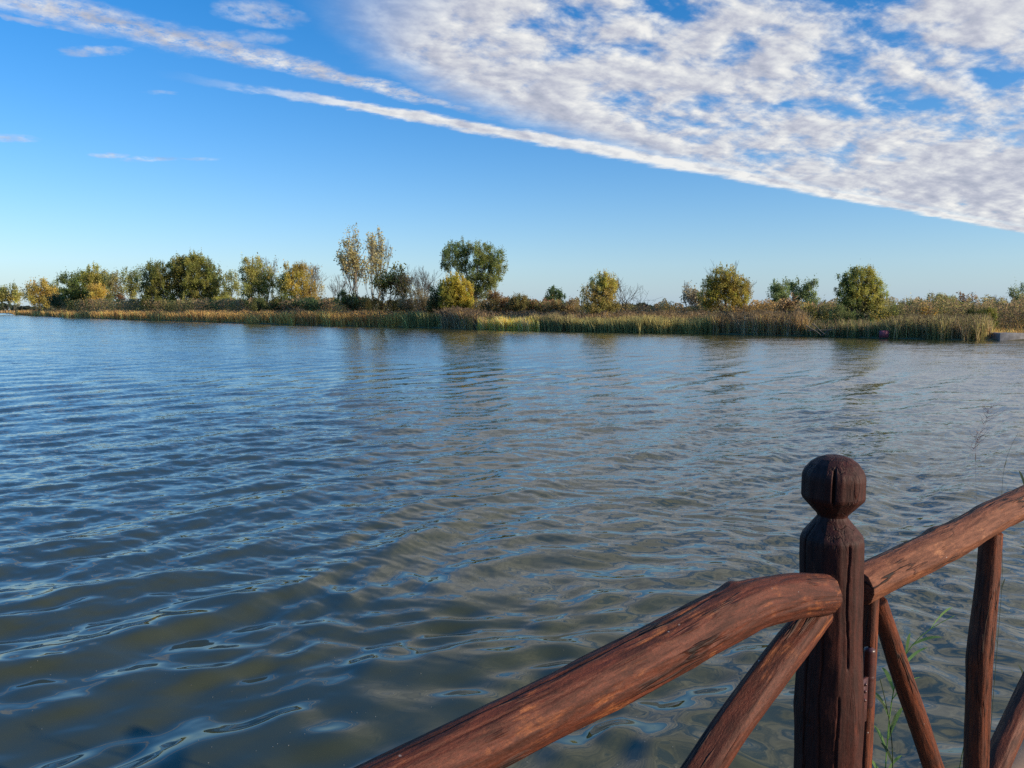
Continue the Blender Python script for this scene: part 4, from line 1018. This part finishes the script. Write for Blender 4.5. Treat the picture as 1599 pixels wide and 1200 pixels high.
# hanging stile beside the post
top = onrail(1360, 918, 0.0)
xst = RAIL_P + RAIL_D * 0.098
xst = onrail(1358, 960, 0.0)
child_log('stile', [np.array((xst[0], xst[1], 1.868)), np.array((xst[0], xst[1], 1.5)), np.array((xst[0], xst[1], 1.02))], [0.019, 0.0205, 0.0205, 0.0205], M_BRACE, rt2, OR2, seed=17, k=64, step=0.006, rough=0.04, flat=[(0, 0.15), (90, 0.15)])
# brace from the stile down to the right
pts = [onrail(1370, 938, -0.01), onrail(1388, 992, -0.01), onrail(1408, 1052, -0.01), onrail(1432, 1122, -0.01), onrail(1458, 1200, -0.01), onrail(1500, 1330, -0.01)]
child_log('brace', pts, [0.020, 0.0245, 0.0265, 0.027, 0.0275, 0.028], M_BRACE, rt2, OR2, seed=19, k=80, step=0.005, rough=0.06, flat=[(60, 0.1)])
# upright baluster
pts = [onrail(1548, 832, 0.0), onrail(1543, 900, 0.0), onrail(1536, 970, 0), onrail(1530, 1018, 0), onrail(1528, 1080, 0), onrail(1524, 1200, 0), onrail(1519, 1330, 0.0)]
child_log('baluster', pts, [0.031, 0.0315, 0.033, 0.035, 0.034, 0.033, 0.033, 0.033, 0.034, 0.034], M_BRACE, rt2, OR2, seed=23, k=96, step=0.005, rough=0.05, knots=[(0.385, 200, 0.13, 0.025), (0.39, 330, 0.10, 0.025)], flat=[(70, 0.08)])
# second brace, rising out of the lower right corner
pts = [onrail(1655, 985, 0.01), onrail(1640, 1010, 0.01), onrail(1600, 1092, 0.012), onrail(1565, 1170, 0.012), onrail(1545, 1225, 0.012), onrail(1515, 1310, 0.0)]
child_log('brace', pts, [0.036, 0.037, 0.037, 0.037, 0.037], M_BRACE, rt2, OR2, seed=29, k=80, step=0.006, rough=0.06, flat=[(40, 0.1)], fissure=0.03)
# hinge: barrel with knuckles, leaf with bolt heads on the post
M_HINGE = mat_simple('painted_iron', (0.075, 0.020, 0.016), (0.04, 0.014, 0.012), 60, 0.38, 0.4, 0.001)
hc = onrail(1356, 1058, 0.045)
hb = MB()
zt_, zb_ = onrail(1356, 1012, 0.045)[2], onrail(1356, 1104, 0.045)[2]
zs_ = np.linspace(zt_, zb_, 40)
rad_ = 0.0125 + 0.002 * (np.abs(((zs_ - zb_) / (zt_ - zb_) * 2) % 1 - 0.02) < 0.05)
rad_[0] = rad_[-1] = 0.004; rad_[1] = rad_[-2] = 0.011
hb.tube(np.stack([np.full(40, hc[0]), np.full(40, hc[1]), zs_], 1), rad_, 24)
hinge_o = hb.build('hinge', M_HINGE, rt2, True, origin=OR2)
lf = MB()
d3 = np.array((RAIL_D[0], RAIL_D[1], 0)); n3 = np.array((RAIL_N[0], RAIL_N[1], 0))
def obox(mb, c0, hd, hn, hz):
    v = [c0 + sx_ * d3 * hd + sy_ * n3 * hn + np.array((0, 0, sz_ * hz)) for sz_ in (-1, 1) for (sx_, sy_) in ((-1, -1), (1, -1), (1, 1), (-1, 1))]
    mb.add(v, [(0, 3, 2, 1), (4, 5, 6, 7), (0, 1, 5, 4), (1, 2, 6, 5), (2, 3, 7, 6), (3, 0, 4, 7)])
lc = np.array((RAIL_P[0], RAIL_P[1], 0)) + d3 * 0.045 + n3 * 0.060 + np.array((0, 0, (zt_ + zb_) / 2 - 0.03))
obox(lf, lc, 0.020, 0.003, 0.05)
leaf_o = lf.build('leaf', M_HINGE, hinge_o, origin=OR2)
for bz in (-0.038, -0.018, 0.002, 0.022, 0.038):
    cc = lc + np.array((0, 0, bz)) + d3 * 0.006 * (1 if bz > 0 else -1)
    bm_ = MB(); bm_.tube([cc + n3 * 0.002, cc + n3 * 0.0055, cc + n3 * 0.007], [0.0042, 0.0038, 0.0008], 10); bm_.build('bolt', M_HINGE, hinge_o, True, origin=OR2)

# ------------------------------------------------------------------ deck, and an unseen cabin added for shade, set clear of the railing's sun
M_DECK = mat_simple('deck_boards', (0.20, 0.13, 0.085), (0.12, 0.075, 0.05), 8, 0.7, 0.4, 0.004)
dk_ = MB()
d3v = lambda s, n, z: np.array((RAIL_P[0] + RAIL_D[0] * s + RAIL_N[0] * n, RAIL_P[1] + RAIL_D[1] * s + RAIL_N[1] * n, z))
nb = 0
n_ = -0.10
while n_ < 4.6:
    w_ = 0.14
    v8 = [d3v(s, n, z) for z in (0.85, 0.892) for (s, n) in ((-4.5, n_), (1.75, n_), (1.75, n_ + w_), (-4.5, n_ + w_))]
    dk_.add(v8, [(0, 1, 2, 3), (7, 6, 5, 4), (4, 5, 1, 0), (5, 6, 2, 1), (6, 7, 3, 2), (7, 4, 0, 3)])
    n_ += w_ + 0.008
tag(dk_.build('deck', M_DECK), kind='structure')
M_CABIN = mat_simple('cabin_timber', (0.22, 0.13, 0.075), (0.13, 0.075, 0.045), 5, 0.75, 0.4, 0.01)
M_ROOF = mat_simple('roof_shingle', (0.14, 0.09, 0.07), (0.08, 0.055, 0.045), 9, 0.85, 0.5, 0.01)
M_GLASS = mat_simple('dark_glass', (0.02, 0.025, 0.03), (0.02, 0.025, 0.03), 2, 0.05, 0, 0)
cb = empty('added_cabin', (0.5, -8.5, 0.3), 'added timber cabin with a shingled roof, unseen on the bank behind the deck', 'cabin')
HX, Y0_, Y1_ = 2.25, -3.8, 3.75
w_ = MB()
zz = 0.0
while zz < 2.6:
    w_.tube([(-HX, Y0_, zz + 0.11), (-HX, Y1_, zz + 0.11)], 0.115, 10); w_.tube([(HX, Y0_, zz + 0.11), (HX, Y1_, zz + 0.11)], 0.115, 10)
    w_.tube([(-HX, Y0_, zz + 0.22), (HX, Y0_, zz + 0.22)], 0.115, 10); w_.tube([(-HX, Y1_, zz + 0.22), (HX, Y1_, zz + 0.22)], 0.115, 10)
    zz += 0.22
for (yy) in (Y0_ - 0.05, Y1_ - 0.05):                     # gable boarding
    w_.add([(-HX, yy, 2.6), (HX, yy, 2.6), (0.001, yy, 4.55), (-0.001, yy, 4.55), (-HX, yy + 0.1, 2.6), (HX, yy + 0.1, 2.6), (0.001, yy + 0.1, 4.55), (-0.001, yy + 0.1, 4.55)], [(0, 1, 2, 3), (7, 6, 5, 4)])
w_.build('wall', M_CABIN, cb)
r_ = MB()
ya, yb = Y0_ - 0.5, Y1_ + 0.12
for sg_ in (-1, 1):
    v = [(sg_ * 2.9, ya, 2.25), (sg_ * 2.9, yb, 2.25), (sg_ * 0.003, yb, 4.68), (sg_ * 0.003, ya, 4.68)]
    v = v + [(a_, b_, c_ + 0.09) for (a_, b_, c_) in v]
    r_.add(v, [(0, 1, 2, 3), (7, 6, 5, 4), (0, 4, 5, 1), (1, 5, 6, 2), (2, 6, 7, 3), (3, 7, 4, 0)])
r_.build('roof', M_ROOF, cb)
for y_ in (-2.6, 1.7):
    f_ = MB(); f_.box((-HX - 0.2, y_, 0.9), (-HX - 0.1, y_ + 1.3, 2.0)); fo = f_.build('window', M_CABIN, cb)
    f_ = MB(); f_.box((-HX - 0.215, y_ + 0.08, 0.98), (-HX - 0.202, y_ + 1.22, 1.92)); f_.build('pane', M_GLASS, fo)
f_ = MB(); f_.box((-HX - 0.19, -0.5, 0.0), (-HX - 0.1, 0.5, 2.05)); dr_ = f_.build('door', M_ROOF, cb)
f_ = MB(); f_.box((-HX - 0.24, 0.35, 1.0), (-HX - 0.192, 0.4, 1.12)); f_.build('handle', M_HINGE, dr_)

# ------------------------------------------------------------------ reed plants in the near water, beyond the gate
def reed_plant(label, D, pts_px, nleaf, col, leaf_len=0.22, plume=False, r=0.0035, group=None, side=0):
    path = [at(x, y, D + dd) for (x, y, dd) in pts_px]
    foot = path[0].copy(); foot[2] = 0
    rt = empty('reed_plant', foot, label, 'reed', group)
    base = np.array((foot[0] - 0.02, foot[1], -0.25))
    pp = np.array([base] + path)
    d = np.concatenate([[0], np.cumsum(np.linalg.norm(np.diff(pp, axis=0), axis=1))])
    s = np.linspace(0, d[-1], 40)
    P = np.stack([np.interp(s, d, pp[:, i]) for i in range(3)], 1)
    for _ in range(6): P[1:-1] = (P[:-2] + 2 * P[1:-1] + P[2:]) / 4
    st_ = MB(); st_.tube(P, np.linspace(r, r * 0.35, 40), 6, np.array(col) * 1.2)
    st_.build('stalk', M_FOL, rt, True, origin=foot)
    lv = MB()
    for i in range(nleaf):
        f = 0.35 + 0.63 * (i + 0.5) / nleaf
        p0 = P[int(f * 39)]; tdir = P[min(39, int(f * 39) + 1)] - P[max(0, int(f * 39) - 1)]; tdir /= np.linalg.norm(tdir)
        sgn = 1 if i % 2 else -1
        o = np.array((sgn, rng.normal() * 0.5, 0.1)); o -= tdir * (o @ tdir); o /= np.linalg.norm(o)
        L = leaf_len * rng.uniform(0.65, 1.15) * (1.0 - 0.35 * f)
        n = 9; u = np.linspace(0, 1, n)[:, None]
        c = p0 + tdir * L * u * 1.05 + o * L * 0.38 * u + np.array((0, 0, -1)) * L * 0.35 * u ** 2.2
        tg = np.gradient(c, axis=0); tg /= np.linalg.norm(tg, axis=1)[:, None]
        wv_ = np.cross(tg, rng.normal(size=3) * 0.4 + np.array((0.1, -1, 0.5))); wv_ /= np.linalg.norm(wv_, axis=1)[:, None]
        wd = 0.0095 * np.sin(np.clip(u * 0.92 + 0.08, 0, 1) * math.pi) ** 0.6 * (L / 0.22)
        v = np.stack([c - wv_ * wd, c + wv_ * wd], 1).reshape(-1, 3)
        q = [(2 * k, 2 * k + 1, 2 * k + 3, 2 * k + 2) for k in range(n - 1)]
        lv.add(v, q, np.array(col) * rng.uniform(0.75, 1.35))
    lv.build('leaves', M_FOL, rt, True, origin=foot)
    if plume:
        pl = MB(); tip = P[-1]
        for i in range(60):
            a_ = tip - (P[-1] - P[-6]) * rng.random() * 1.2
            b_ = a_ + np.array((rng.normal(0.02, 0.05), rng.normal() * 0.03, rng.uniform(0.01, 0.07)))
            pl.tube(bend(a_, b_, 4, 0.15), np.linspace(0.0011, 0.0004, 4), 3, (0.34, 0.24, 0.24))
        pl.build('plume', M_FOL, rt, True, origin=foot)
gr_ = 'reeds growing from the water beside the deck'
LG = (0.22, 0.34, 0.10)
reed_plant('bright green reed bowing right between gate brace and upright baluster', 2.55, [(1388, 1120, 0.15), (1400, 1050, 0.05), (1418, 1005, 0), (1450, 978, 0), (1490, 962, 0)], 15, LG, 0.24, group=gr_)
reed_plant('smaller reed with drooping dark leaves just right of the post', 2.5, [(1396, 1180, 0), (1390, 1130, 0), (1382, 1085, 0), (1374, 1060, 0)], 9, (0.07, 0.10, 0.04), 0.16, group=gr_)
reed_plant('green reed low between the gate brace and the baluster foot', 2.6, [(1490, 1240, 0), (1500, 1190, 0), (1508, 1150, 0), (1514, 1125, 0)], 6, (0.09, 0.14, 0.05), 0.15, group=gr_)
reed_plant('green reed behind the corner brace at bottom right', 2.6, [(1548, 1200, 0), (1566, 1150, 0), (1590, 1120, 0), (1612, 1095, 0)], 6, LG, 0.16, group=gr_)
reed_plant('thin dark reed with a bare tip above the gate rail at the right edge', 4.2, [(1566, 900, 0), (1563, 780, 0), (1568, 710, 0), (1590, 676, 0)], 4, (0.12, 0.13, 0.08), 0.12, r=0.0018, group=gr_)
reed_plant('dark leafy reed at the right edge just above the gate rail', 3.9, [(1612, 980, 0), (1604, 850, 0), (1600, 770, 0), (1606, 720, 0)], 7, (0.06, 0.08, 0.045), 0.22, group=gr_)
reed_plant('thin reed with a faint purple plume, highest at the right edge', 4.8, [(1530, 900, 0), (1524, 760, 0), (1522, 680, 0), (1530, 645, 0), (1548, 634, 0)], 2, (0.25, 0.2, 0.17), 0.10, plume=True, r=0.0009, group=gr_)
